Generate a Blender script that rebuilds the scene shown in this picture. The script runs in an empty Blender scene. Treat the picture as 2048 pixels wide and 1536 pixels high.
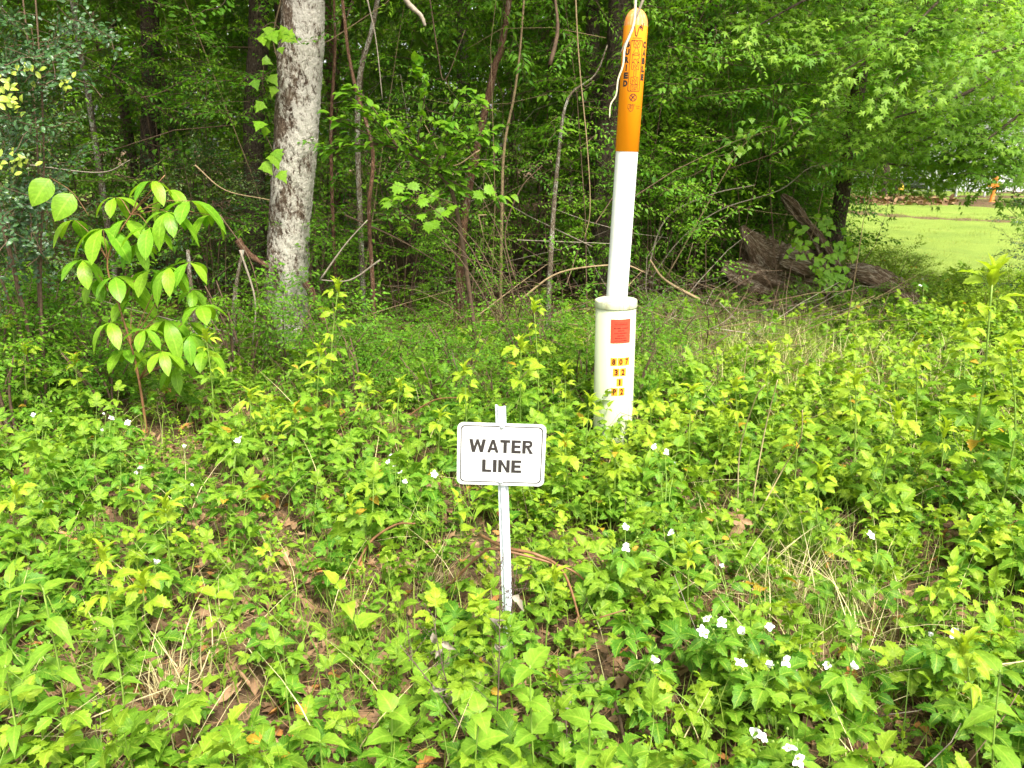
import bpy, bmesh, math, random
import numpy as np
from mathutils import Vector, Matrix
R = math.radians
random.seed(7)
rg = np.random.default_rng(11)
C = bpy.context.scene.collection
scn = bpy.context.scene

# ------------------------------------------------------------------ camera, world, sun, exposure
F = 1607.0; PITCH = R(16.5); CAMZ = 1.55
cam = bpy.data.cameras.new('camera'); cam_o = bpy.data.objects.new('camera', cam); C.objects.link(cam_o)
cam_o.location = (0, 0, CAMZ); cam_o.rotation_euler = (R(90) - PITCH, 0, 0)
cam.sensor_width = 36; cam.lens = 36 * F / 2048; cam.clip_start = 0.05; cam.clip_end = 2000
cam.dof.use_dof = True; cam.dof.focus_distance = 2.9; cam.dof.aperture_fstop = 10.0
scn.camera = cam_o
w = bpy.data.worlds.new('World'); scn.world = w; w.use_nodes = True
nt = w.node_tree; bg = nt.nodes['Background']
sky = nt.nodes.new('ShaderNodeTexSky'); sky.sky_type = 'NISHITA'; sky.sun_disc = False
SUN_EL, SUN_AZ = R(56), R(150)          # azimuth clockwise from +Y: behind the camera, to the right
sky.sun_elevation = SUN_EL; sky.sun_rotation = SUN_AZ; sky.air_density = 1.0; sky.dust_density = 4.0; sky.ozone_density = 0.6
hs = nt.nodes.new('ShaderNodeHueSaturation'); hs.inputs['Saturation'].default_value = 0.2
nt.links.new(sky.outputs[0], hs.inputs['Color']); nt.links.new(hs.outputs[0], bg.inputs[0])
bg.inputs[1].default_value = 0.15
sun = bpy.data.lights.new('sun', 'SUN'); sun.energy = 2.9; sun.angle = R(14); sun.color = (1, .95, .84)
so = bpy.data.objects.new('sun', sun); C.objects.link(so)
sd = Vector((math.sin(SUN_AZ) * math.cos(SUN_EL), math.cos(SUN_AZ) * math.cos(SUN_EL), math.sin(SUN_EL)))
so.rotation_euler = sd.to_track_quat('Z', 'Y').to_euler()
scn.view_settings.view_transform = 'Standard'; scn.view_settings.look = 'None'
scn.view_settings.exposure = 1.52; scn.view_settings.gamma = 1
scn.render.engine = 'CYCLES'
scn.cycles.max_bounces = 6; scn.cycles.diffuse_bounces = 3; scn.cycles.glossy_bounces = 2
scn.cycles.transmission_bounces = 4; scn.cycles.sample_clamp_indirect = 6

# ------------------------------------------------------------------ projection helpers
cp, sp_ = math.cos(PITCH), math.sin(PITCH)
def ray(px, py):
    a = (px - 1024) / F; b = -(py - 768) / F
    return Vector((a, cp + b * sp_, -sp_ + b * cp))
def P(px, py, Y):                       # the point seen at that pixel, Y metres ahead
    r = ray(px, py); return Vector((0, 0, CAMZ)) + r * (Y / r.y)
def Zp(px, py, h=0.0):                  # the point seen at that pixel at height h
    r = ray(px, py); return Vector((0, 0, CAMZ)) + r * ((h - CAMZ) / r.z)
def gz(x, y):
    return 0.035 * np.sin(x * 1.3 + .5) * np.cos(y * 1.1) + 0.02 * np.sin(x * 3.1 + y * 2.3) + 0.012 * np.sin(x * 7 - y * 5.2)
def G(px, py):
    p = Zp(px, py); p.z = float(gz(p.x, p.y)); return p
def onG(x, y, dz=0.0): return Vector((x, y, float(gz(x, y)) + dz))

# ------------------------------------------------------------------ materials
def mat(name, rough=.6, spec=.3):
    m = bpy.data.materials.new(name); m.use_nodes = True
    p = m.node_tree.nodes['Principled BSDF']; p.inputs['Roughness'].default_value = rough
    p.inputs['Specular IOR Level'].default_value = spec
    return m, m.node_tree, p
def N(nt, t, **k):
    n = nt.nodes.new(t)
    for a, b in k.items():
        if a in n.inputs.keys() if hasattr(n.inputs, 'keys') else False: n.inputs[a].default_value = b
        else: setattr(n, a, b)
    return n
def math_n(nt, op, a, b=None, clamp=False):
    n = nt.nodes.new('ShaderNodeMath'); n.operation = op; n.use_clamp = clamp
    for i, v in enumerate((a, b)):
        if v is None: continue
        if isinstance(v, (int, float)): n.inputs[i].default_value = v
        else: nt.links.new(v, n.inputs[i])
    return n.outputs[0]
def mixc(nt, f, a, b, mode='MIX'):
    n = nt.nodes.new('ShaderNodeMix'); n.data_type = 'RGBA'; n.blend_type = mode
    for s, v in ((n.inputs[0], f), (n.inputs[6], a), (n.inputs[7], b)):
        if isinstance(v, (int, float)): s.default_value = v
        elif isinstance(v, tuple): s.default_value = v if len(v) == 4 else (*v, 1)
        else: nt.links.new(v, s)
    return n.outputs[2]
def noise(nt, scale, detail=4, rough=.6, vec=None, dist=0.0):
    n = nt.nodes.new('ShaderNodeTexNoise'); n.inputs['Scale'].default_value = scale
    n.inputs['Detail'].default_value = detail; n.inputs['Roughness'].default_value = rough; n.inputs['Distortion'].default_value = dist
    if vec is not None: nt.links.new(vec, n.inputs['Vector'])
    return n.outputs['Fac']
def ramp(nt, fac, stops):
    n = nt.nodes.new('ShaderNodeValToRGB'); e = n.color_ramp.elements
    while len(e) < len(stops): e.new(.5)
    for i, (p, c) in enumerate(stops):
        e[i].position = p; e[i].color = (*c, 1) if isinstance(c, tuple) else (c, c, c, 1)
    nt.links.new(fac, n.inputs[0]); return n.outputs[0]
def texco(nt, which='Object', scale=None):
    t = nt.nodes.new('ShaderNodeTexCoord').outputs[which]
    if scale:
        m = nt.nodes.new('ShaderNodeMapping'); m.inputs['Scale'].default_value = scale; nt.links.new(t, m.inputs[0]); return m.outputs[0]
    return t
def bump(nt, p, h, strength=.5, dist=.01):
    b = nt.nodes.new('ShaderNodeBump'); b.inputs['Strength'].default_value = strength; b.inputs['Distance'].default_value = dist
    nt.links.new(h, b.inputs['Height']); nt.links.new(b.outputs[0], p.inputs['Normal'])

def leaf_mat(name, c0, c1, young, trans=.38, rough=.5, vein=.35, odd=None, spec=.22):
    """leaf colour between c0 and c1 by the leaf's own random value, towards young for new growth; veins; see-through light"""
    m, nt, p = mat(name, rough, spec)
    at = nt.nodes.new('ShaderNodeAttribute'); at.attribute_name = 'lf'
    sx = nt.nodes.new('ShaderNodeSeparateXYZ'); nt.links.new(at.outputs['Vector'], sx.inputs[0])
    u, v, r = sx.outputs
    ay = nt.nodes.new('ShaderNodeAttribute'); ay.attribute_name = 'yng'
    col = mixc(nt, r, c0, c1)
    col = mixc(nt, ay.outputs['Fac'], col, young)
    if odd:
        f = math_n(nt, 'GREATER_THAN', r, odd[0]); col = mixc(nt, math_n(nt, 'MULTIPLY', f, .8), col, odd[1])
    au = math_n(nt, 'ABSOLUTE', u)
    mid = math_n(nt, 'LESS_THAN', au, .09)
    sv = math_n(nt, 'FRACT', math_n(nt, 'SUBTRACT', math_n(nt, 'MULTIPLY', v, 8.0), math_n(nt, 'MULTIPLY', au, 2.2)))
    tri = math_n(nt, 'ABSOLUTE', math_n(nt, 'SUBTRACT', sv, .5))        # 0 in the middle of a vein, .5 between
    sidev = math_n(nt, 'LESS_THAN', tri, .07)
    vn = math_n(nt, 'MULTIPLY', math_n(nt, 'MAXIMUM', mid, math_n(nt, 'MULTIPLY', sidev, .6)), vein)
    col = mixc(nt, vn, col, tuple(min(1, a * 1.3 + .05) for a in young))
    mott = noise(nt, 60, 3, .6, texco(nt))
    col = mixc(nt, 1.0, col, ramp(nt, mott, [(.3, .78), (.7, 1.15)]), 'MULTIPLY')
    sp = noise(nt, 130, 2, .5, texco(nt)); sf = math_n(nt, 'MULTIPLY', ramp(nt, sp, [(.68, 0.), (.72, 1.)]), math_n(nt, 'GREATER_THAN', r, .55))
    col = mixc(nt, math_n(nt, 'MULTIPLY', sf, .6), col, (.28, .17, .05))
    nt.links.new(col, p.inputs['Base Color'])
    bump(nt, p, math_n(nt, 'ADD', tri, math_n(nt, 'MULTIPLY', mott, .5)), .35, .002)
    tr = nt.nodes.new('ShaderNodeBsdfTranslucent')
    tc = mixc(nt, 1.0, col, (1.5, 1.55, .7, 1), 'MULTIPLY')
    nt.links.new(tc, tr.inputs[0])
    mx = nt.nodes.new('ShaderNodeMixShader'); mx.inputs[0].default_value = trans
    nt.links.new(p.outputs[0], mx.inputs[1]); nt.links.new(tr.outputs[0], mx.inputs[2])
    nt.links.new(mx.outputs[0], nt.nodes['Material Output'].inputs[0])
    return m
BR_G0, BR_G1, BR_Y = (.046, .160, .010), (.118, .265, .018), (.34, .44, .025)
M_bramble = leaf_mat('bramble_leaf', BR_G0, BR_G1, BR_Y, odd=(.992, (.5, .25, .03)))
M_weed = leaf_mat('weed_leaf', (.070, .195, .014), (.155, .315, .028), (.31, .43, .025), rough=.5, vein=.25)
M_hick = leaf_mat('sapling_leaf', (.10, .27, .014), (.15, .34, .02), (.28, .42, .02), trans=.4, vein=.3, rough=.38)
M_thick = leaf_mat('shrub_leaf', (.042, .14, .008), (.105, .265, .012), (.25, .40, .018), vein=.15, trans=.4)
M_ever = leaf_mat('evergreen_leaf', (.022, .070, .022), (.050, .120, .036), (.40, .50, .06), trans=.15, rough=.28, vein=.1, spec=.5)
M_star = leaf_mat('star_leaf', (.10, .23, .02), (.17, .33, .03), (.30, .44, .05), trans=.45, vein=.15)
M_canopy = leaf_mat('canopy_leaf', (.06, .14, .014), (.13, .25, .02), (.26, .36, .03), vein=.1, trans=.4)
M_grass = leaf_mat('grass_blade', (.09, .20, .02), (.17, .29, .03), (.34, .40, .07), vein=.05, trans=.35)
M_lawn = leaf_mat('lawn_blade', (.15, .24, .035), (.26, .33, .06), (.42, .40, .14), vein=.0, trans=.35)
M_dry = leaf_mat('dry_straw', (.42, .33, .17), (.62, .52, .30), (.62, .56, .28), vein=.1, trans=.15, rough=.7)
M_litter = leaf_mat('dead_leaf', (.10, .052, .026), (.34, .215, .12), (.46, .20, .05), vein=.15, trans=.1, rough=.75)
M_straw = leaf_mat('pine_straw', (.20, .09, .04), (.34, .20, .10), (.45, .34, .2), vein=.0, trans=.05, rough=.75)

def flat_mat(name, col, rough=.6, var=.2, scale=30, spec=.3, metal=0.0, bmp=0.0):
    m, nt, p = mat(name, rough, spec); p.inputs['Metallic'].default_value = metal
    f = noise(nt, scale, 5, .6, texco(nt))
    lo = tuple(c * (1 - var) for c in col); hi = tuple(min(1, c * (1 + var)) for c in col)
    nt.links.new(ramp(nt, f, [(.3, lo), (.7, hi)]), p.inputs['Base Color'])
    if bmp: bump(nt, p, f, bmp, .005)
    return m
M_gstem = flat_mat('green_stem', (.17, .27, .04), .5, .3, 40)
M_rstem = flat_mat('red_stem', (.20, .10, .045), .5, .35, 40)
M_twig = flat_mat('twig_bark', (.11, .070, .042), .85, .4, 35, bmp=.5)
M_tan = flat_mat('tan_vine', (.24, .17, .09), .8, .3, 35, bmp=.5)
M_pale = flat_mat('bleached_twig', (.62, .56, .38), .7, .2, 60)
M_grey = flat_mat('grey_twig', (.24, .20, .15), .85, .3, 50, bmp=.4)
def bark(name, dark, mid, lich, amount, sc=1.0, side=None, grain=False):
    m, nt, p = mat(name, .9, .15)
    v = texco(nt, 'Object', (1, 1, .55))
    if grain:
        at = nt.nodes.new('ShaderNodeAttribute'); at.attribute_name = 'lf'; mp = nt.nodes.new('ShaderNodeMapping'); mp.inputs['Scale'].default_value = (1.6, .22, 1.6)
        nt.links.new(at.outputs['Vector'], mp.inputs[0]); v = mp.outputs[0]
    f1 = noise(nt, 9 * sc, 8, .75, v, .6); f2 = noise(nt, 55 * sc, 6, .75, v, .4)
    col = mixc(nt, ramp(nt, f2, [(.38, 0.0), (.62, 1.0)]), dark, mid)
    lm = math_n(nt, 'ADD', math_n(nt, 'MULTIPLY', f1, 1.1), math_n(nt, 'MULTIPLY', f2, .9))
    if side:  # lit right, shaded left painted in: more pale lichen where bark faces right
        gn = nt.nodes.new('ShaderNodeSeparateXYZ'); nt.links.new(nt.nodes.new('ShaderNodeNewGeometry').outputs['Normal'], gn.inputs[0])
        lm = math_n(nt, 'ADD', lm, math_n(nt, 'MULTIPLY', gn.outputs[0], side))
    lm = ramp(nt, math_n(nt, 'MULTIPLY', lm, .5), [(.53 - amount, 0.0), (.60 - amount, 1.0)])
    f3 = noise(nt, 120 * sc, 3, .6, v)
    lcol = mixc(nt, f3, tuple(c * .7 for c in lich), lich)
    col = mixc(nt, lm, col, lcol)
    nt.links.new(col, p.inputs['Base Color']); bump(nt, p, math_n(nt, 'ADD', f2, math_n(nt, 'MULTIPLY', f3, .4)), .9, .02)
    return m
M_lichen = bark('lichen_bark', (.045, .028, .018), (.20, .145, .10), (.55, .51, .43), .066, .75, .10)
M_dark = bark('dark_bark', (.03, .022, .016), (.13, .095, .065), (.28, .27, .20), -.03)
M_redb = bark('reddish_bark', (.06, .03, .018), (.20, .11, .065), (.30, .26, .2), -.02)
M_spot = bark('spotted_bark', (.07, .05, .035), (.22, .17, .11), (.46, .45, .36), .03, 2.0)
M_rot = bark('weathered_wood', (.05, .028, .016), (.23, .155, .095), (.46, .38, .28), .025, 1.3, grain=True)

# ------------------------------------------------------------------ geometry collector
class Geo:
    def __init__(s): s.V = []; s.T = []; s.L = []; s.Y = []; s.M = []; s.n = 0
    def add(s, V, T, L=None, Y=None, M=0):
        V = np.asarray(V, float).reshape(-1, 3); T = np.asarray(T, int).reshape(-1, 3)
        k = len(V)
        if L is None: L = np.zeros((k, 3)); L[:, 2] = .5; L[:, 0] = .5
        if Y is None: Y = np.zeros(k)
        elif np.isscalar(Y): Y = np.full(k, float(Y))
        if np.isscalar(M): M = np.full(len(T), int(M))
        s.V.append(V); s.T.append(T + s.n); s.L.append(L); s.Y.append(Y); s.M.append(M); s.n += k
    def freeze(s):
        if not s.V: return (np.zeros((0, 3)), np.zeros((0, 3), int), np.zeros((0, 3)), np.zeros(0), np.zeros(0, int))
        return tuple(np.concatenate(a) for a in (s.V, s.T, s.L, s.Y, s.M))
    def put(s, tpl, Rm=None, t=(0, 0, 0), sc=1.0, dr=0.0, dy=0.0):
        V, T, L, Y, M = tpl
        V2 = V * sc
        if Rm is not None: V2 = V2 @ np.asarray(Rm).T
        L2 = L.copy(); L2[:, 2] = (L2[:, 2] + dr) % 1.0
        s.add(V2 + np.asarray(t), T, L2, np.clip(Y + dy, 0, 1), M)
    def many(s, tpls, which, Rm, t, sc, dr, dy):
        for k, (V, T, L, Y, M) in enumerate(tpls):
            i = np.nonzero(which == k)[0]
            if not len(i) or not len(V): continue
            nv = len(V); n = len(i)
            VV = np.einsum('nij,vj->nvi', Rm[i] * sc[i][:, None, None], V) + t[i][:, None, :]
            TT = T[None] + (np.arange(n) * nv)[:, None, None]
            LL = np.repeat(L[None], n, 0); LL[:, :, 2] = (LL[:, :, 2] + dr[i][:, None]) % 1.0
            YY = np.clip(Y[None] + dy[i][:, None], 0, 1)
            s.add(VV.reshape(-1, 3), TT.reshape(-1, 3), LL.reshape(-1, 3), YY.reshape(-1), np.tile(M, n))
def mesh_from(name, fr, mats, only=None):
    V, T, L, Y, M = fr
    if only is not None:
        k = M == only; T = T[k]; M = M[k] * 0
        used = np.unique(T); re = np.full(len(V), -1); re[used] = np.arange(len(used))
        V, L, Y, T = V[used], L[used], Y[used], re[T]
    me = bpy.data.meshes.new(name); nv, nf = len(V), len(T)
    me.vertices.add(nv); me.vertices.foreach_set('co', V.astype(np.float32).ravel())
    me.loops.add(nf * 3); me.polygons.add(nf)
    me.loops.foreach_set('vertex_index', T.astype(np.int32).ravel())
    me.polygons.foreach_set('loop_start', np.arange(nf, dtype=np.int32) * 3)
    me.polygons.foreach_set('material_index', M.astype(np.int32))
    me.polygons.foreach_set('use_smooth', np.ones(nf, dtype=bool))
    a = me.attributes.new('lf', 'FLOAT_VECTOR', 'POINT'); a.data.foreach_set('vector', L.astype(np.float32).ravel())
    b = me.attributes.new('yng', 'FLOAT', 'POINT'); b.data.foreach_set('value', Y.astype(np.float32))
    for m in mats: me.materials.append(m)
    me.update(calc_edges=True)
    return me
def link(name, me, parent=None):
    o = bpy.data.objects.new(name, me); C.objects.link(o)
    if parent is not None: o.parent = parent
    return o
def tag(o, label, cat, group=None, kind=None):
    if label: o['label'] = label
    if cat: o['category'] = cat
    if group: o['group'] = group
    if kind: o['kind'] = kind
    return o
def root(name, label, cat, loc=(0, 0, 0), rot=(0, 0, 0), group=None):
    o = bpy.data.objects.new(name, None); C.objects.link(o); o.location = loc; o.rotation_euler = rot
    o.empty_display_size = .1
    return tag(o, label, cat, group)
def plant(name, label, cat, g, loc, mats, parts, group=None, rotz=0):
    """a plant: an Empty at its base with one mesh per material index"""
    r = root(name, label, cat, loc, (0, 0, rotz), group); fr = g.freeze() if isinstance(g, Geo) else g
    for k, (m, pn) in enumerate(zip(mats, parts)):
        if (fr[4] == k).any(): link(pn, mesh_from(pn, fr, [m], k), r)
    return r
def copy_thing(r, loc, rotz, sc=1.0, label=None):
    c = r.copy(); C.objects.link(c); c.location = loc; c.rotation_euler = (0, 0, rotz); c.scale = (sc, sc, sc)
    if label: c['label'] = label
    for ch in list(r.children):
        d = ch.copy(); C.objects.link(d); d.parent = c
    return c
def frame(d, n):
    d = np.asarray(d, float); d = d / (np.linalg.norm(d) + 1e-9)
    y = np.cross(n, d); l = np.linalg.norm(y)
    if l < 1e-4: y = np.array([0, 1., 0]) if abs(d[1]) < .9 else np.array([1., 0, 0]); y = y - d * y.dot(d); l = np.linalg.norm(y)
    y = y / l; return np.stack([d, y, np.cross(d, y)], 1)
def frames(d, n):
    d = d / np.linalg.norm(d, axis=1)[:, None]; y = np.cross(n, d); y = y / (np.linalg.norm(y, axis=1)[:, None] + 1e-9)
    return np.stack([d, y, np.cross(d, y)], 2)
def rotz_many(a, tilt=None, tiltdir=None):
    n = len(a); c, s = np.cos(a), np.sin(a); Rm = np.zeros((n, 3, 3)); Rm[:, 0, 0] = c; Rm[:, 0, 1] = -s; Rm[:, 1, 0] = s; Rm[:, 1, 1] = c; Rm[:, 2, 2] = 1
    if tilt is not None:
        ct, st = np.cos(tilt), np.sin(tilt); X = np.zeros((n, 3, 3)); X[:, 0, 0] = 1; X[:, 1, 1] = ct; X[:, 1, 2] = -st; X[:, 2, 1] = st; X[:, 2, 2] = ct
        c, s = np.cos(tiltdir), np.sin(tiltdir); Z = np.zeros((n, 3, 3)); Z[:, 0, 0] = c; Z[:, 0, 1] = -s; Z[:, 1, 0] = s; Z[:, 1, 1] = c; Z[:, 2, 2] = 1
        Rm = Z @ X @ np.transpose(Z, (0, 2, 1)) @ Rm
    return Rm
def smooth_pts(pts, n=4):
    P_ = [np.asarray(p, float) for p in pts]
    if len(P_) < 3: return [P_[0] + (P_[-1] - P_[0]) * i / n for i in range(n + 1)]
    Q = [2 * P_[0] - P_[1]] + P_ + [2 * P_[-1] - P_[-2]]; out = []
    for i in range(1, len(Q) - 2):
        for k in range(n):
            t = k / n; a, b, c, d = Q[i - 1:i + 3]
            out.append(.5 * (2 * b + (c - a) * t + (2 * a - 5 * b + 4 * c - d) * t * t + (3 * b - a - 3 * c + d) * t ** 3))
    out.append(P_[-1]); return out
def tube(g, pts, r0, r1=None, k=5, mi=1, yng=0.0, jit=0.0, caps=True, prof=None):
    pts = np.asarray(pts, float); n = len(pts); r1 = r0 if r1 is None else r1
    rs = np.linspace(r0, r1, n) if prof is None else np.asarray(prof)
    tg = np.gradient(pts, axis=0); tg /= np.linalg.norm(tg, axis=1)[:, None] + 1e-9
    ref = np.array([0, 1., 0]) if abs(tg[0][1]) < .9 else np.array([1., 0, 0])
    A = np.arange(k) * 2 * math.pi / k; V = []
    u = np.cross(tg[0], ref); u /= np.linalg.norm(u)
    for i in range(n):
        u = u - tg[i] * u.dot(tg[i]); u /= np.linalg.norm(u) + 1e-9; v = np.cross(tg[i], u)
        rr = rs[i] * (1 + jit * (rg.random(k) - .5)) if jit else rs[i]
        V.append(pts[i] + (np.cos(A)[:, None] * u + np.sin(A)[:, None] * v) * (np.reshape(rr, (-1, 1)) if jit else rr))
    V = np.concatenate(V); T = []
    a = np.arange(k); b = (a + 1) % k
    for i in range(n - 1):
        o = i * k
        T.append(np.stack([o + a, o + b, o + k + b], 1)); T.append(np.stack([o + a, o + k + b, o + k + a], 1))
    T = np.concatenate(T)
    if caps:
        nv = len(V); V = np.concatenate([V, pts[:1], pts[-1:]])
        T = np.concatenate([T, np.stack([b, a, a * 0 + nv], 1), np.stack([(n - 1) * k + a, (n - 1) * k + b, a * 0 + nv + 1], 1)])
    L = np.zeros((len(V), 3)); L[:, 0] = .5; L[:, 2] = rg.random()
    g.add(V, T, L, yng, mi)

# ------------------------------------------------------------------ leaf templates (base at origin, along +X, face up)
def leaf(L, W, rows=6, shape='ovate', fold=.25, droop=.25, serr=0.0, wave=0.0, rnd=0.0, yng=0.0, mi=0):
    ts = [(i + 1) / (rows + 1) for i in range(rows)]
    V = [(0, 0, 0)]; UV = [(0, 0)]
    for i, t in enumerate(ts):
        if shape == 'ovate': w_ = (math.sin(math.pi * t ** .75)) ** .85
        elif shape == 'obovate': w_ = math.sin(math.pi * t ** 1.55) ** .8
        elif shape == 'lance': w_ = math.sin(math.pi * t ** .6) ** 1.15
        elif shape == 'round': w_ = math.sin(math.pi * t) ** .6
        elif shape == 'heart': w_ = math.sin(math.pi * min(1, t ** .5)) ** .8 if t > .18 else .85
        else: w_ = (1 - t) ** .5
        if serr: w_ *= 1 + (serr if i % 2 else -serr)
        hw = W / 2 * w_; x = L * t; z = -droop * L * t * t + .05 * L * math.sin(math.pi * t)
        x2 = x + (L * .03 if serr and i % 2 else 0)
        zz = fold * hw + wave * W * math.sin(i * 2.4)
        V += [(x2, hw, z + zz), (x, 0, z), (x2, -hw, z + fold * hw - wave * W * math.sin(i * 2.1))]; UV += [(1, t), (0, t), (-1, t)]
    V.append((L, 0, -droop * L)); UV.append((0, 1))
    T = [(0, 2, 1), (0, 3, 2)]
    for i in range(rows - 1):
        o = 1 + 3 * i
        T += [(o, o + 1, o + 4), (o, o + 4, o + 3), (o + 1, o + 2, o + 5), (o + 1, o + 5, o + 4)]
    o = 1 + 3 * (rows - 1); e = len(V) - 1
    T += [(o, o + 1, e), (o + 1, o + 2, e)]
    UV = np.array(UV, float); Lf = np.concatenate([UV, np.full((len(V), 1), rnd)], 1)
    g = Geo(); g.add(V, T, Lf, yng, mi); return g.freeze()
def lobed(L, lobes, depth=.5, rnd=0., droop=.2, mi=0):
    """star or maple-like leaf: a fan round a centre near the base"""
    V = [(L * .28, 0, .03 * L)]; UV = [(0, .3)]; n = lobes * 4; pts = []
    for i in range(n + 1):
        a = -R(150) + R(300) * i / n; ph = i % 4
        r = 1.0 if ph == 2 else (.62 if ph in (1, 3) else 1 - depth)
        r *= (1 - .35 * abs(a) / R(150)) * L * .7
        pts.append((L * .28 + r * math.cos(a), r * math.sin(a)))
    for (x, y) in pts: V.append((x, y, -droop * (x * x + y * y) / L + .1 * abs(y))); UV.append((1 if abs(y) > .1 * L else .3, max(0, x / L)))
    V.append((0, 0, 0)); UV.append((0, 0)); e = len(V) - 1
    T = [(0, 1 + i, 2 + i) for i in range(n)] + [(0, e, 1), (0, n + 1, e)]
    UV = np.array(UV, float); g = Geo(); g.add(V, T, np.concatenate([UV, np.full((len(V), 1), rnd)], 1), 0., mi); return g.freeze()
def compound(angles, lens, leafs, pet=.04, pr=.0009, yng=0.0, rng=random, tilt=.3):
    g = Geo(); tube(g, [(0, 0, 0), (pet * .5, 0, pet * .06), (pet, 0, 0)], pr, pr, 3, 1, yng, caps=False)
    for k, (a, l) in enumerate(zip(angles, lens)):
        d = (math.cos(R(a)), math.sin(R(a)), -tilt * rng.uniform(.2, 1.2))
        n = (rng.uniform(-.25, .25), rng.uniform(-.25, .25), 1)
        g.put(rng.choice(leafs), frame(d, n), (pet - (.006 if a else -.006), 0, 0), l, rng.random() * .25, yng)
    return g.freeze()
lf_br = [leaf(1, .64, 9, 'ovate', f, d, .15, .04, r) for f, d, r in ((.3, .3, 0), (.45, .15, .1), (.2, .45, .2), (.5, .3, .05))]
lf_brn = [leaf(1, .34, 7, 'ovate', f, d, .10, .03, r) for f, d, r in ((.7, .3, 0), (.8, .5, .1), (.6, .1, .2))]
lf_ov = [leaf(1, .56, 5, 'ovate', f, d, 0, .02, r) for f, d, r in ((.2, .2, 0), (.35, .4, .1), (.1, .1, .2))]
lf_lan = [leaf(1, .40, 7, 'lance', f, d, .05, .02, r) for f, d, r in ((.3, .25, 0), (.4, .45, .1), (.25, .6, .2))]
lf_obo = [leaf(1, .46, 8, 'obovate', f, d, 0, .015, r) for f, d, r in ((.2, .5, 0), (.3, .35, .1), (.22, .75, .2))]
lf_rnd = [leaf(1, .55, 3, 'round', f, d, 0, 0, r) for f, d, r in ((.25, .15, 0), (.4, .3, .1), (.15, .0, .2))]
lf_sim = [leaf(1, .50, 2, 'ovate', f, d, 0, 0, r) for f, d, r in ((.3, .2, 0), (.4, .5, .1), (.2, .35, .2))]
lf_heart = [leaf(1, .78, 7, 'heart', f, d, .06, .03, r) for f, d, r in ((.2, .3, 0), (.3, .5, .1))]
lf_star = [lobed(1, 5, .62, r, d) for r, d in ((0, .2), (.1, .5), (.2, .8))]
lf_maple = [lobed(1, 5, .22, r, d) for r, d in ((0, .15), (.1, .35))]
lf_vine = [lobed(1, 3, .35, r, d) for r, d in ((0, .15), (.1, .4))]
lf_tiny = [leaf(1, .8, 2, 'round', .3, .1, 0, 0, r) for r in (0, .1)]
rr = random.Random(3)
cp_tri = [compound((0, 68, -68), (.062, .048, .048), lf_br, .035, rng=rr) for _ in range(5)]
cp_five = [compound((0, 52, -52, 105, -105), (.065, .056, .056, .036, .036), lf_br, .045, rng=rr) for _ in range(4)]
cp_young = [compound((0, 42, -42), (.075, .06, .06), lf_brn, .03, .0012, .75, rr, .6) for _ in range(3)] + \
           [compound((0, 60, -60), (.08, .062, .062), lf_br, .04, .0014, .6, rr, .5) for _ in range(3)]
cp_clover = [compound((0, 120, -120), (.02, .02, .02), lf_tiny, .03, .0006, rng=rr, tilt=.1) for _ in range(2)]
cp_pinn = [compound((0, 45, -45, 80, -80), (.018, .016, .016, .012, .012), lf_tiny, .02, .0005, .3, rr) for _ in range(2)]

def sprig(rng, h, lean, nodes, tpls, sc=1.0, sr=.0015, elev=(10, 45), start=.25, opp=False, young=.5, taper=.35):
    """a stem that curves up from the origin with a leaf at each node; new growth at the tip"""
    g = Geo(); a0 = rng.uniform(0, 2 * math.pi); dx, dy = math.cos(a0), math.sin(a0)
    pts = [(dx * lean * t ** 1.6, dy * lean * t ** 1.6, h * (t - .12 * t * t * (lean / max(h, .01)))) for t in (0, .2, .4, .6, .8, 1)]
    pts = [np.array(p) + np.array([rng.gauss(0, .01) * h, rng.gauss(0, .01) * h, 0]) for p in pts]
    tube(g, pts, sr, sr * .5, 4, 1, 0, caps=False)
    pa = np.array(pts)
    for i in range(nodes):
        t = start + (1 - start) * (i + .5) / nodes; f = t * 5; k = min(4, int(f)); q = pa[k] + (pa[k + 1] - pa[k]) * (f - k)
        az = i * 2.4 + rng.uniform(-.4, .4) if not opp else (i // 1) * 1.57 + a0
        for s in ((0,) if not opp else (0, math.pi)):
            e = R(rng.uniform(*elev)); d = (math.cos(az + s) * math.cos(e), math.sin(az + s) * math.cos(e), math.sin(e))
            n = (-d[0] * .3 + rng.gauss(0, .15), -d[1] * .3 + rng.gauss(0, .15) - .1, 1)
            s_ = sc * (1 - taper * t) * rng.uniform(.75, 1.2)
            g.put(rng.choice(tpls), frame(d, n), q, s_, rng.random() * .4, young * t ** 3)
    g.put(rng.choice(tpls), frame((dx * .5, dy * .5, .8), (-dx, -dy, .6)), pa[-1], sc * .65, rng.random() * .4, young)
    return g.freeze()
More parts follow.
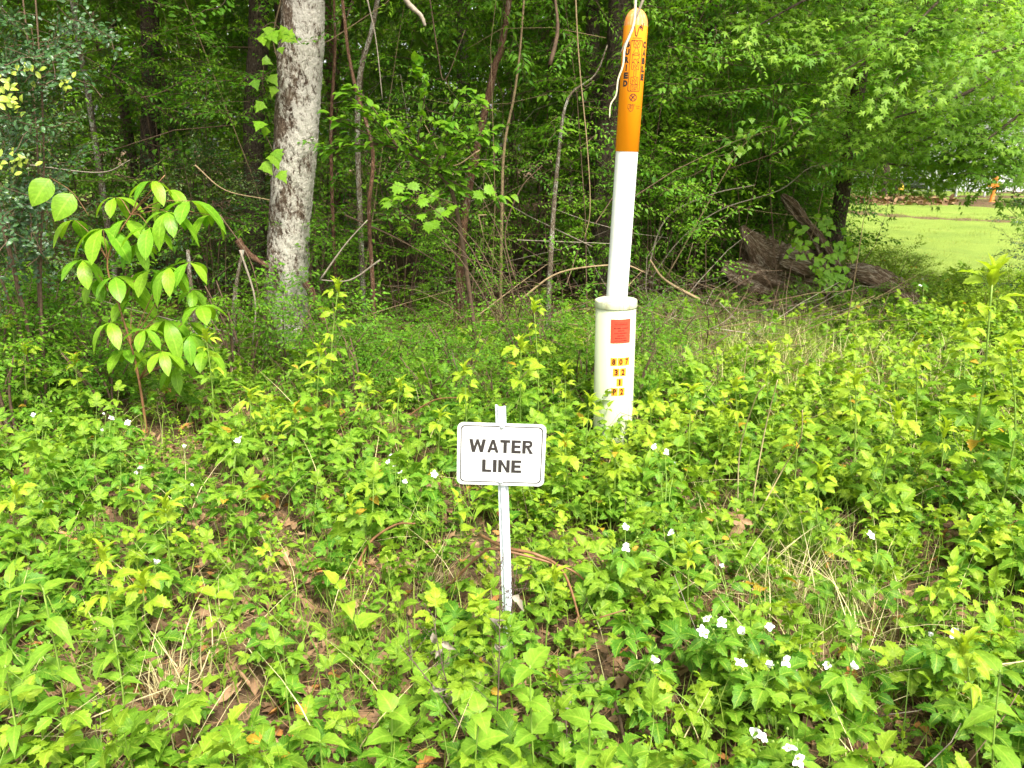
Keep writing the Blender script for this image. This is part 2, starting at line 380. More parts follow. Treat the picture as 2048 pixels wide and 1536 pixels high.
# ------------------------------------------------------------------ the ground
def make_ground():
    xs = np.concatenate([[-160, -80, -40, -24], np.linspace(-14, 14, 113), [24, 40, 80, 160]])
    ys = np.concatenate([[-60, -20, -8], np.linspace(-3, 20, 93), [26, 40, 70, 120, 260]])
    X, Y = np.meshgrid(xs, ys); Z = gz(X, Y) + .006 * np.sin(X * 23 + Y * 5) * np.cos(Y * 19)
    nx, ny = len(xs), len(ys); V = np.stack([X, Y, Z], 2).reshape(-1, 3)
    i = np.arange((ny - 1) * nx).reshape(ny - 1, nx)[:, :-1].ravel()
    T = np.concatenate([np.stack([i, i + 1, i + nx + 1], 1), np.stack([i, i + nx + 1, i + nx], 1)])
    m, nt, p = mat('woodland_soil', .95, .1); co = texco(nt)
    f1 = noise(nt, 2.2, 5, .6, co); f2 = noise(nt, 26, 8, .75, co, .5)
    vo = nt.nodes.new('ShaderNodeTexVoronoi'); vo.inputs['Scale'].default_value = 22; nt.links.new(co, vo.inputs['Vector'])
    c = ramp(nt, f2, [(.32, (.035, .022, .014)), (.5, (.12, .075, .045)), (.7, (.24, .16, .09))])
    c2 = mixc(nt, .45, c, ramp(nt, vo.outputs['Color'], [(.2, (.03, .018, .01)), (.8, (.24, .15, .085))]))
    gcol = ramp(nt, noise(nt, 40, 4, .7, co), [(.35, (.03, .06, .012)), (.7, (.10, .15, .03))])
    c3 = mixc(nt, ramp(nt, f1, [(.5, 0.), (.66, .55)]), c2, gcol)
    nt.links.new(c3, p.inputs['Base Color']); bump(nt, p, f2, .8, .03)
    g = Geo(); g.add(V, T)
    return tag(link('ground', mesh_from('ground', g.freeze(), [m])), 'brown leaf strewn woodland soil under the weeds', None, None, 'structure')
make_ground()
def make_lawn():
    out = [(4.6, 10.2), (6.0, 9.3), (12, 9.2), (40, 8), (40, 34), (6.5, 34), (6.2, 22), (5.6, 15)]
    bm = bmesh.new()
    vs = [bm.verts.new((x, y, 0)) for x, y in out]; bm.faces.new(vs)
    bmesh.ops.triangulate(bm, faces=bm.faces)
    for it in range(4): bmesh.ops.subdivide_edges(bm, edges=[e for e in bm.edges if e.calc_length() > .9], cuts=1, use_grid_fill=True)
    for v in bm.verts: v.co.z = float(gz(v.co.x, v.co.y)) + .03
    bmesh.ops.recalc_face_normals(bm, faces=bm.faces)
    me = bpy.data.meshes.new('lawn'); bm.to_mesh(me)
    for f in me.polygons: f.use_smooth = True
    m, nt, p = mat('lawn_turf', .9, .1); co = texco(nt)
    c = ramp(nt, noise(nt, 1.3, 6, .7, co), [(.35, (.12, .2, .03)), (.55, (.22, .31, .045)), (.75, (.30, .34, .09))])
    c = mixc(nt, .5, c, ramp(nt, noise(nt, 60, 4, .8, co), [(.3, (.08, .14, .02)), (.7, (.32, .38, .09))]))
    nt.links.new(c, p.inputs['Base Color']); bump(nt, p, noise(nt, 80, 3, .7, co), .8, .03)
    me.materials.append(m); o = link('lawn', me); tag(o, 'mown sunlit lawn beyond the thicket', None, None, 'structure')
make_lawn()

# ------------------------------------------------------------------ lettering
def text_mesh(txt, size, bold=0.0, spacing=1.0, depth=0.0004, cut=None, ext=None):
    cu = bpy.data.curves.new('t', 'FONT'); cu.body = txt; cu.size = size; cu.align_x = 'CENTER'; cu.align_y = 'CENTER'
    cu.space_character = spacing; cu.extrude = depth; cu.offset = bold; cu.resolution_u = 4
    o = bpy.data.objects.new('t', cu); C.objects.link(o)
    dg = bpy.context.evaluated_depsgraph_get(); dg.update()
    me = bpy.data.meshes.new_from_object(o.evaluated_get(dg)); bpy.data.objects.remove(o); bpy.data.curves.remove(cu)
    bm = bmesh.new(); bm.from_mesh(me); bpy.data.meshes.remove(me)
    if bm.verts:
        mx = [min(v.co[i] for v in bm.verts) for i in (0, 1)]; Mx = [max(v.co[i] for v in bm.verts) for i in (0, 1)]
        cx, cy = (mx[0] + Mx[0]) / 2, (mx[1] + Mx[1]) / 2; sx = sy = 1
        if ext:
            sx = ext[0] / (Mx[0] - mx[0]) if ext[0] else 1; sy = ext[1] / (Mx[1] - mx[1]) if ext[1] else 1
            if not ext[0]: sx = sy
            if not ext[1]: sy = sx
        for v in bm.verts: v.co.x = (v.co.x - cx) * sx; v.co.y = (v.co.y - cy) * sy
    return bm
def join_bm(dst, src, f):
    """append src to dst with every vertex moved by f"""
    mp = {}
    for v in src.verts: mp[v] = dst.verts.new(f(v.co))
    for fc in src.faces:
        try: dst.faces.new([mp[v] for v in fc.verts])
        except ValueError: pass
    src.free()
def slice_x(bm, step):
    xs = [v.co.x for v in bm.verts]; x = math.floor(min(xs) / step) * step
    while x < max(xs):
        bmesh.ops.bisect_plane(bm, geom=bm.verts[:] + bm.edges[:] + bm.faces[:], plane_co=(x, 0, 0), plane_no=(1, 0, 0)); x += step
def wrap(bm, rad, z0, x0=0.0, off=.0006):
    """lay a flat drawing (x across, y up) on the camera side of an upright cylinder"""
    slice_x(bm, .004)
    def f(co):
        a = (co.x + x0) / rad; r = rad + off + co.z; return (r * math.sin(a), -r * math.cos(a), z0 + co.y)
    return f
def rect_bm(w_, h_, d=.0004, rad=0.0, hole=None):
    bm = bmesh.new(); pts = []
    if rad:
        for cx, cy, a0 in ((w_ / 2 - rad, h_ / 2 - rad, 0), (-w_ / 2 + rad, h_ / 2 - rad, 90), (-w_ / 2 + rad, -h_ / 2 + rad, 180), (w_ / 2 - rad, -h_ / 2 + rad, 270)):
            for k in range(7): a = R(a0 + 15 * k); pts.append((cx + rad * math.cos(a), cy + rad * math.sin(a)))
    else: pts = [(w_ / 2, h_ / 2), (-w_ / 2, h_ / 2), (-w_ / 2, -h_ / 2), (w_ / 2, -h_ / 2)]
    if hole:
        inner = []; k = 1 - 2 * hole / w_, 1 - 2 * hole / h_; inner = [(x * k[0], y * k[1]) for x, y in pts]
        n = len(pts); vs = [[bm.verts.new((x, y, z)) for x, y in pp] for pp in (pts, inner) for z in (d,)]
        for i in range(n): bm.faces.new((vs[0][i], vs[0][(i + 1) % n], vs[1][(i + 1) % n], vs[1][i]))
        return bm
    f = bm.faces.new([bm.verts.new((x, y, 0)) for x, y in pts])
    r = bmesh.ops.extrude_face_region(bm, geom=[f]); 
    for e in r['geom']:
        if isinstance(e, bmesh.types.BMVert): e.co.z = d
    bmesh.ops.recalc_face_normals(bm, faces=bm.faces); return bm
def bm_obj(name, bm, m, parent=None, smooth=False):
    me = bpy.data.meshes.new(name); bm.to_mesh(me); bm.free()
    for f in me.polygons: f.use_smooth = smooth
    for x in (m if isinstance(m, list) else [m]): me.materials.append(x)
    return link(name, me, parent)
def lathe(prof, k=48, bm=None, mi=0):
    bm = bm or bmesh.new(); rings = []
    for r_, z in prof:
        rings.append([bm.verts.new((r_ * math.cos(2 * math.pi * i / k), r_ * math.sin(2 * math.pi * i / k), z)) for i in range(k)] if r_ > 1e-5 else [bm.verts.new((0, 0, z))])
    for a, b in zip(rings, rings[1:]):
        for i in range(k):
            j = (i + 1) % k
            if len(a) == 1: bm.faces.new((a[0], b[j], b[i])) if False else bm.faces.new((a[0], b[i], b[j]))
            elif len(b) == 1: bm.faces.new((a[i], a[j], b[0]))
            else: bm.faces.new((a[i], a[j], b[j], b[i]))
    bmesh.ops.recalc_face_normals(bm, faces=bm.faces); return bm

# ------------------------------------------------------------------ the water line sign
M_letter = flat_mat('sign_black', (.035, .03, .028), .5, .25, 300)
M_white = flat_mat('sign_white', (.62, .62, .60), .35, .03, 12, spec=.5)
M_galv = flat_mat('galvanised_steel', (.60, .64, .68), .45, .12, 60, spec=.5, metal=.1)
def arc(cx, cy, rx, ry, a0, a1, n=8): return [(cx + rx * math.cos(R(a0 + (a1 - a0) * i / n)), cy + ry * math.sin(R(a0 + (a1 - a0) * i / n))) for i in range(n + 1)]
# bold sans capitals, one unit high: (width, convex pieces laid edge to edge)
_o, _i = arc(.56, .735, .27, .265, 90, -90), arc(.53, .735, .115, .105, 90, -90)
GLB = {'W': (1.40, [[(0, 1), (.27, 1), (.50, 0), (.24, 0)], [(.25, 0.001), (.50, 0.001), (.81, 1), (.59, 1)], [(.59, .999), (.81, .999), (1.15, 0), (.90, 0)], [(.90, .001), (1.16, .001), (1.40, 1), (1.13, 1)]]),
       'A': (.96, [[(0, 0), (.34, 1), (.48, 1), (.48, .74), (.26, 0)], [(.48, 1), (.62, 1), (.96, 0), (.70, 0), (.48, .74)], [(.31, .19), (.375, .37), (.585, .37), (.65, .19)]]),
       'T': (.82, [[(0, 1), (.82, 1), (.82, .80), (0, .80)], [(.28, .80), (.54, .80), (.54, 0), (.28, 0)]]),
       'E': (.78, [[(0, 0), (0, 1), (.26, 1), (.26, 0)], [(.26, 1), (.76, 1), (.76, .81), (.26, .81)], [(.26, .60), (.72, .60), (.72, .41), (.26, .41)], [(.26, .19), (.78, .19), (.78, 0), (.26, 0)]]),
       'R': (.90, [[(0, 0), (0, 1), (.26, 1), (.26, 0)], [(.26, 1), (.56, 1), (.53, .84), (.26, .84)], [(.26, .63), (.53, .63), (.56, .47), (.26, .45)]] +
             [[_o[k], _o[k + 1], _i[k + 1], _i[k]] for k in range(8)] + [[(.34, .46), (.58, .48), (.90, 0), (.62, 0)]]),
       'L': (.72, [[(0, 0), (0, 1), (.26, 1), (.26, 0)], [(.26, .19), (.72, .19), (.72, 0), (.26, 0)]]),
       'I': (.27, [[(0, 0), (0, 1), (.27, 1), (.27, 0)]]),
       'N': (.90, [[(0, 0), (0, 1), (.25, 1), (.25, 0)], [(.25, 1), (.65, .34), (.65, 0), (.25, .66)], [(.65, 0), (.65, 1), (.90, 1), (.90, 0)]])}
def water_sign():
    Y = 2.23; base = P(1018, 1300, Y); base.z = float(gz(base.x, base.y)); top = P(1001, 812, Y)
    d = top - base; H = d.length + .0
    lean = math.atan2(d.x, d.z)
    r = root('warning_sign', 'small white rectangular sign reading WATER LINE on a thin galvanised post', 'sign', base, (0, lean, 0))
    bm = bmesh.new(); w_, t = .031, .009                 # shallow channel section
    sec = [(-w_ / 2, 0), (-w_ / 2, -.001), (-w_ / 2 + .006, -.002), (-w_ / 2 + .009, -t), (w_ / 2 - .009, -t), (w_ / 2 - .006, -.002), (w_ / 2, -.001), (w_ / 2, 0),
           (w_ / 2 - .006, 0), (w_ / 2 - .011, -t + .002), (-w_ / 2 + .011, -t + .002), (-w_ / 2 + .006, 0)]
    lo = [bm.verts.new((x, y, -.15)) for x, y in sec]; hi = [bm.verts.new((x, y, H)) for x, y in sec]; n = len(sec)
    for i in range(n): bm.faces.new((lo[i], lo[(i + 1) % n], hi[(i + 1) % n], hi[i]))
    bm.faces.new(hi); bm.faces.new(lo[::-1]); bmesh.ops.recalc_face_normals(bm, faces=bm.faces)
    v0 = [v for v in hi if v.co.x < -.008]
    for v in v0: v.co.z += .005
    bm_obj('post', bm, M_galv, r)
    # panel
    c = P(1002.5, 905, Y); W = (P(1090, 905, Y) - P(915, 905, Y)).length; Hh = (P(1002, 843, Y).z - P(1002, 966, Y).z) * 1.0
    pr = bpy.data.objects.new('panel', None)
    bm = rect_bm(W, Hh, .0016, .0175); pl = bm_obj('panel', bm, M_white, r)
    q = r.matrix_basis.inverted() @ Vector((c.x, Y - .016, c.z))
    pl.location = q; pl.rotation_euler = (R(90), R(1.7) * 0, 0)
    pl.rotation_euler = (Matrix.Rotation(-lean, 3, 'Y') @ Matrix.Rotation(R(1.9), 3, 'Y') @ Matrix.Rotation(R(90), 3, 'X')).to_euler()
    z0 = .0017
    bm = rect_bm(W - .019, Hh - .017, z0, .013, hole=.0030)
    bm_obj('border_line', bm, M_letter, pl)
    bm = bmesh.new()
    def line(word, x0, x1, yc, h):
        ws = [GLB[c][0] for c in word]; gap = .15; tot = sum(ws) + gap * (len(word) - 1); k = (x1 - x0) / tot; x = x0; li = 0
        for c, cw in zip(word, ws):
            for poly in GLB[c][1]:
                cxm, cym = sum(q[0] for q in poly) / len(poly), sum(q[1] for q in poly) / len(poly)
                f = bm.faces.new([bm.verts.new((x + px_ * k + math.copysign(.0005, px_ - cxm), yc + (py_ - .5) * h + math.copysign(.0004, py_ - cym), z0 + .0004 + .00003 * li)) for px_, py_ in poly]); li += 1
            x += (cw + gap) * k
    line('WATER', -W * .363, W * .358, Hh * .135, Hh * .205)
    bm_obj('upper_lettering', bm, M_letter, pl); bm = bmesh.new()
    line('LINE', -W * .212, W * .232, -Hh * .185, Hh * .20)
    bm_obj('lower_lettering', bm, M_letter, pl)
    for yy in (Hh / 2 - .0105, -Hh / 2 + .0105):
        b = lathe([(.0072, 0), (.0072, .0008), (.0045, .001), (.0045, .0035), (.0035, .0048), (0, .0052)], 16)
        for v in b.verts: v.co.y += yy; v.co.z += z0
        bm_obj('bolt', b, M_galv, pl, True)
water_sign()

# ------------------------------------------------------------------ pedestal and marker post
def pvc(name, col, dirt, amount=.5, rough=.4):
    m, nt, p = mat(name, rough, .45); co = texco(nt)
    f = noise(nt, 7, 6, .7, co, .4); f2 = noise(nt, 90, 3, .6, co)
    streak = noise(nt, 5, 4, .6, texco(nt, 'Object', (18, 18, .8)))
    k = math_n(nt, 'MULTIPLY', math_n(nt, 'ADD', ramp(nt, f, [(.52, 0.), (.72, 1.)]), math_n(nt, 'MULTIPLY', ramp(nt, streak, [(.5, 0.), (.8, 1.)]), .7)), amount, True)
    k2 = math_n(nt, 'MULTIPLY', ramp(nt, f2, [(.72, 0.), (.76, 1.)]), .5)
    nt.links.new(mixc(nt, math_n(nt, 'ADD', k, k2, True), col, dirt), p.inputs['Base Color']); return m
M_ped = pvc('cream_plastic', (.46, .50, .33), (.42, .42, .25), .35)
M_lid = pvc('cream_lid', (.46, .49, .33), (.22, .17, .09), 1.0)
M_pvc = pvc('white_plastic', (.80, .80, .77), (.62, .62, .40), .45)
M_orange = pvc('orange_plastic', (1.0, .31, .005), (.92, .24, .008), .1)
M_dome = pvc('scuffed_orange', (.66, .22, .04), (.80, .52, .34), .9, .6)
M_maroon = flat_mat('dark_print', (.06, .012, .008), .5, .2, 200)
M_black = flat_mat('black_print', (.03, .02, .015), .5, .2, 200)
M_redst = flat_mat('red_sticker', (.72, .06, .03), .45, .12, 40)
M_tile = flat_mat('orange_tile', (.82, .30, .02), .45, .1, 60)
D1 = 4.17
def pedestal():
    base = P(1225, 872, D1); zt = P(1237, 606, D1 - .1).z; base.z = float(gz(base.x, base.y)); rad = .1065
    top = P(1237, 606, D1 - .1); lean = math.atan2(top.x - base.x, zt - base.z) * 1.0
    H = (zt - base.z)
    r = root('cable_pedestal', 'short cream cylinder pedestal with red warning sticker and orange number tiles', 'pedestal', base, (0, lean, 0))
    b = lathe([(rad, -.2), (rad, H - .03), (rad - .003, H - .028)], 64); bm_obj('body', b, M_ped, r, True)
    b = lathe([(rad - .004, H - .038), (rad + .0035, H - .038), (rad + .0045, H - .035), (rad + .0045, H - .005), (rad + .002, H), (rad - .008, H + .0015), (rad - .012, H - .001), (.04, H + .002), (0, H + .003)], 64)
    bm_obj('lid', b, M_lid, r, True)
    zz = lambda py: (P(1237, py, D1 - rad).z - base.z)
    px = lambda x: x / 84 * .23
    hh = zz(639) - zz(687); wd = .108; x0 = .017; zc = (zz(639) + zz(687)) / 2
    bm = bmesh.new(); s = rect_bm(wd, hh, .0003); join_bm(bm, s, wrap(s, rad, zc, x0)); st = bm_obj('warning_sticker', bm, M_redst, r)
    bm = bmesh.new()
    def put(b, z, x=x0, off=.0012): f = wrap(b, rad, z, x, off); join_bm(bm, b, f)
    put(text_mesh('WARNING', .02, .0002, 1, .0001, ext=(.068, .0085)), zc + hh * .29)
    for s in (.36, .22): put(rect_bm(.070, .0009, .0001), zc + hh * s)
    for i, (t, w_) in enumerate((('BURIED CABLE', .074), ('ROUTE', .034), ('CALL COLLECT', .070), ('BEFORE', .038), ('DIGGING FOR', .062), ('UTILITIES', .066))):
        put(text_mesh(t, .01, .0006, 1, .0001, ext=(w_, .0055)), zc + hh * (.13 - .105 * i))
    bm_obj('sticker_text', bm, M_maroon, st)
    rows = [(724, '807'), (745, '32'), (765, '1'), (784, 'P2')]; xc = {'807': (-.020, .017, .052), '32': (-.006, .031), '1': (.014,), 'P2': (-.012, .026)}
    for py, s in rows:
        for ch, xx in zip(s, xc[s]):
            z = zz(py); bm = bmesh.new(); b = rect_bm(.0335, .0430, .0003); join_bm(bm, b, wrap(b, rad, z, xx + .003)); tl = bm_obj('number_tile', bm, M_tile, r)
            bm = bmesh.new(); b = text_mesh(ch, .03, .0014, 1, .0001, ext=((.0175 if ch != '1' else .008), .033)); f = wrap(b, rad, z, xx + .003, .0012); join_bm(bm, b, f); bm_obj('digit', bm, M_maroon, tl)
    return base, H
ped_base, ped_H = pedestal()
D2 = D1 + .17
def marker_post():
    b0 = P(1233, 600, D2); t0 = P(1274, 16, D2); base = Vector((b0.x - (t0.x - b0.x) / (t0.z - b0.z) * b0.z, D2, 0)); base.z = float(gz(base.x, D2))
    d = t0 - base; lean = math.atan2(d.x, d.z); H = d.length; rad = .0575
    r = root('cable_marker_post', 'tall white plastic post with bright orange domed top warning of buried cable', 'marker post', base, (0, lean, 0))
    zo = (P(1255, 303, D2).z - base.z) / math.cos(lean)
    bm_obj('tube', lathe([(rad, -.2), (rad, zo + .02)], 48), M_pvc, r, True)
    hd = .085
    prof = [(rad + .0005, zo), (rad + .0025, zo + .001), (rad + .0025, H - hd)]
    sl = bm_obj('orange_sleeve', lathe(prof, 48), M_orange, r, True)
    bm_obj('dome', lathe([((rad + .0025) * math.cos(R(a)), H - hd + hd * math.sin(R(a))) for a in (0, 15, 30, 45, 60, 72, 82)] + [(0, H)], 48), M_dome, r, True)
    rs = rad + .0025; zz = lambda py: (P(1262, py, D2 - rs).z - base.z) / math.cos(lean)
    bm = bmesh.new()
    def put(b, z, x=0.0, off=.0008): f = wrap(b, rs, z, x, off); join_bm(bm, b, f)
    xo = .004
    for i, ch in enumerate('BURIED'): put(text_mesh(ch, .04, .0028, 1, .0001, ext=(.025 if ch != 'I' else .007, .030)), zz(88 + i * 15.8), -.046 + xo)
    bm_obj('left_lettering', bm, M_black, sl); bm = bmesh.new()
    for i, ch in enumerate('CABLE'): put(text_mesh(ch, .04, .0028, 1, .0001, ext=(.025, .031)), zz(88 + i * 16.3), .047 + xo)
    bm_obj('right_lettering', bm, M_black, sl)
    bm = bmesh.new()
    zt, zb = zz(80), zz(183); put(rect_bm(.062, zt - zb, .0002, .007, hole=.0026), (zt + zb) / 2, xo)
    n = 7
    for i, ch in enumerate('WARNING'):
        z = zt - (i + .5) * (zt - zb) / n; b = outline_letter(ch, .044 if ch == 'W' else .036, (zt - zb) / n * .92); put(b, z, xo)
    # lightning trace
    pts = [(-.030, -.012), (-.024, .018), (-.019, .022), (-.010, -.028), (-.004, -.034), (.006, .010), (.010, .014), (.013, .002), (.016, .020), (.022, -.006), (.028, .028)]
    b = stroke(pts, .0042); put(b, zz(58), xo)
    put(rect_bm(.046, .002, .0001), zz(76), xo)
    b = ring(.019, .0145); put(b, zz(195), xo)
    put(stroke([(-.011, .011), (.011, -.011)], .0028), zz(195), xo); put(stroke([(-.008, -.009), (-.002, .002), (.006, .009)], .005), zz(195), xo); put(stroke([(-.009, .004), (.002, -.002), (.008, -.006)], .003), zz(195), xo)
    for i, ch in enumerate('BTT'): put(outline_letter(ch, .011, .020, .0015), zz(213), -.018 + i * .0105 + xo)
    put(stroke([(-.012, .004), (-.006, -.007), (0, -.010), (.006, -.007), (.012, .004)], .0022), zz(219), -.008 + xo)
    put(text_mesh('TELEPHONE', .01, 0, 1, .0001, ext=(.026, .0035)), zz(212), .028 + xo); put(text_mesh('COOPERATIVE', .01, 0, 1, .0001, ext=(.020, .0035)), zz(216), .030 + xo)
    bm_obj('warning_emblem', bm, M_maroon, sl)
def stroke(pts, wd, closed=False):
    bm = bmesh.new(); n = len(pts); seg = []
    for i in range(n if closed else n - 1):
        a = Vector(pts[i]); b = Vector(pts[(i + 1) % n]); d = (b - a); L = d.length; d /= L; nn = Vector((-d.y, d.x)) * wd / 2; a = a - d * wd * .3; b = b + d * wd * .3
        z = .00012 * (i % 3)
        bm.faces.new([bm.verts.new((*q, z)) for q in (a - nn, b - nn, b + nn, a + nn)])
    return bm
def ring(ro, ri, k=24):
    bm = bmesh.new(); o = [bm.verts.new((ro * math.cos(2 * math.pi * i / k), ro * math.sin(2 * math.pi * i / k), 0)) for i in range(k)]
    n = [bm.verts.new((ri * math.cos(2 * math.pi * i / k), ri * math.sin(2 * math.pi * i / k), 0)) for i in range(k)]
    for i in range(k): bm.faces.new((o[i], o[(i + 1) % k], n[(i + 1) % k], n[i]))
    return bm
GLY = {'W': [(0, 1), (.2, 0), (.4, 0), (.5, .5), (.6, 0), (.8, 0), (1, 1), (.82, 1), (.7, .35), (.58, .85), (.42, .85), (.3, .35), (.18, 1)],
       'A': [(0, 0), (.38, 1), (.62, 1), (1, 0), (.8, 0), (.7, .25), (.3, .25), (.2, 0)],
       'R': [(0, 0), (0, 1), (.8, 1), (1, .8), (1, .6), (.75, .45), (1, 0), (.75, 0), (.5, .42), (.25, .42), (.25, 0)],
       'N': [(0, 0), (0, 1), (.3, 1), (.75, .35), (.75, 1), (1, 1), (1, 0), (.72, 0), (.25, .65), (.25, 0)],
       'I': [(.35, 0), (.35, 1), (.65, 1), (.65, 0)],
       'G': [(1, .75), (1, 1), (.2, 1), (0, .8), (0, .2), (.2, 0), (1, 0), (1, .55), (.5, .55), (.5, .35), (.75, .35), (.75, .2), (.25, .2), (.25, .8), (.7, .8)],
       'B': [(0, 0), (0, 1), (.8, 1), (1, .75), (.8, .5), (1, .25), (.8, 0)], 'T': [(.35, 0), (.35, .75), (0, .75), (0, 1), (1, 1), (1, .75), (.65, .75), (.65, 0)]}
def outline_letter(ch, w_, h_, t=.0020):
    return stroke([((x - .5) * w_, (y - .5) * h_) for x, y in GLY[ch]], t, True)
marker_post()

# ------------------------------------------------------------------ woody things
def trunk_geo(pts, rads, k=24, step=.03, amp=.06, ridge=.05, seed=0, freq=30):
    """tapered trunk with knobbly bark relief"""
    rng = np.random.default_rng(seed)
    P_ = np.array(smooth_pts(pts, 8)); rr_ = np.interp(np.linspace(0, 1, len(P_)), np.linspace(0, 1, len(rads)), rads)
    seg = np.linalg.norm(np.diff(P_, axis=0), axis=1); s = np.concatenate([[0], np.cumsum(seg)]); n = max(6, int(s[-1] / step))
    q = np.linspace(0, s[-1], n); Q = np.stack([np.interp(q, s, P_[:, i]) for i in range(3)], 1); rd = np.interp(q, s, rr_)
    tg = np.gradient(Q, axis=0); tg /= np.linalg.norm(tg, axis=1)[:, None]
    u = np.cross(tg, [0, 1., 0.02]); u /= np.linalg.norm(u, axis=1)[:, None]; v = np.cross(tg, u)
    A = np.arange(k) * 2 * math.pi / k
    D = np.zeros((n, k)); 
    for j in range(10):
        fz, fa = rng.uniform(.3, 1) * freq * (1 + j * .5), rng.integers(1, 4 + j * 2); D += np.sin(q[:, None] * fz + fa * A[None] + rng.uniform(0, 6)) / (1 + j * .25)
    D = D / 4 * amp + (rng.random((n, k)) - .5) * amp * 1.1
    for j in range(4): D += ridge * np.sin(A[None] * rng.integers(3, 8) + rng.uniform(0, 6) + np.sin(q[:, None] * 2 + j)) / 3
    rad = rd[:, None] * (1 + D)
    V = Q[:, None] + rad[..., None] * (np.cos(A)[None, :, None] * u[:, None] + np.sin(A)[None, :, None] * v[:, None])
    V = V.reshape(-1, 3); a = np.arange(k); b = (a + 1) % k; o = (np.arange(n - 1) * k)[:, None]
    T = np.concatenate([np.stack([o + a, o + b, o + k + b], 2).reshape(-1, 3), np.stack([o + a, o + k + b, o + k + a], 2).reshape(-1, 3)])
    nv = len(V); V = np.concatenate([V, Q[:1], Q[-1:]])
    T = np.concatenate([T, np.stack([b, a, a * 0 + nv], 1), np.stack([(n - 1) * k + a, (n - 1) * k + b, a * 0 + nv + 1], 1)])
    Lc = np.zeros((len(V), 3)); Lc[:nv, 0] = np.tile(np.cos(A), n) * .12; Lc[:nv, 2] = np.tile(np.sin(A), n) * .12; Lc[:nv, 1] = np.repeat(q, k)
    g = Geo(); g.add(V, T, Lc, M=0); return g

def branch_tpl(rng, L, nl, tpls, size, sr=.003, flat=.8, zig=.03, young=.3):
    """a leafy twig along +X"""
    g = Geo(); pts = [np.array([L * t, zig * math.sin(t * 9 + rng.random() * 6), -.12 * L * t * t + zig * rng.uniform(-1, 1)]) for t in np.linspace(0, 1, 7)]
    tube(g, pts, sr, sr * .3, 3, 1, caps=False); pa = np.array(pts)
    for i in range(nl):
        t = .08 + .92 * (i + .5) / nl; f = t * 6; k = min(5, int(f)); q = pa[k] + (pa[k + 1] - pa[k]) * (f - k)
        s = 1 if i % 2 else -1; a = R(rng.uniform(35, 75)) * s
        d = (math.cos(a), math.sin(a), rng.uniform(-.5, .3)); n = (rng.gauss(0, 1 - flat), rng.gauss(0, 1 - flat) - .15, 1)
        q = q + np.array([0, s * rng.uniform(0, size * 1.2), rng.uniform(-size, size) * .5])
        g.put(rng.choice(tpls), frame(d, n), q, size * rng.uniform(.7, 1.25), rng.random() * .5, young * t ** 3 * rng.random())
    return g.freeze()
rb = random.Random(21)
BT_mid = [branch_tpl(rb, .75, 26, lf_sim, .062) for _ in range(5)]
BT_ever = [branch_tpl(rb, .5, 34, lf_rnd, .036, flat=.7) for _ in range(5)]
BT_nice = [branch_tpl(rb, .6, 18, lf_ov, .07, flat=.85) for _ in range(4)]
BT_star = [branch_tpl(rb, .7, 28, lf_star, .068, flat=.75, young=.8) for _ in range(5)]
BT_lance = [branch_tpl(rb, .7, 26, [leaf(1, .34, 3, 'lance', .3, .6, rnd=x) for x in (0, .2)], .075, flat=.6) for _ in range(4)]
BT_can = [branch_tpl(rb, 1.3, 30, lf_sim, .13, .006, flat=.6) for _ in range(4)]

def shrub_geo(seed, w_, h_, nb, tpls, sc=(.8, 1.2), zmin=.15, stems=6, yb=0.0, shape=1.0):
    rng = np.random.default_rng(seed); g = Geo(); ra = random.Random(seed)
    for i in range(stems):
        a = rng.uniform(0, 6.28); rr_ = rng.uniform(.1, .45) * w_
        tube(g, smooth_pts([(0.05 * math.cos(a), .05 * math.sin(a), -.05), (rr_ * .4 * math.cos(a), rr_ * .4 * math.sin(a), h_ * .4), (rr_ * math.cos(a + .3), rr_ * math.sin(a + .3), h_ * rng.uniform(.75, .98))], 4), .012, .003, 5, 1)
    th = rng.uniform(0, 2 * math.pi, nb); t = rng.uniform(0, 1, nb) ** .8; z = zmin * h_ + (h_ * (1 - zmin)) * t
    rmax = w_ / 2 * np.sqrt(np.clip(1 - ((z / h_ - .55) / .62) ** 2, .05, 1)) ; rr_ = rmax * rng.uniform(.05, .85, nb)
    pos = np.stack([rr_ * np.cos(th), rr_ * np.sin(th), z], 1)
    d = np.stack([np.cos(th + rng.normal(0, .5, nb)), np.sin(th + rng.normal(0, .5, nb)), rng.normal(.15, .35, nb)], 1)
    n = np.stack([rng.normal(0, .3, nb), rng.normal(-.2, .3, nb), np.ones(nb)], 1)
    g.many(tpls, rng.integers(0, len(tpls), nb), frames(d, n), pos, rng.uniform(*sc, nb), rng.random(nb), rng.uniform(-.2, .25, nb) + yb)
    return g

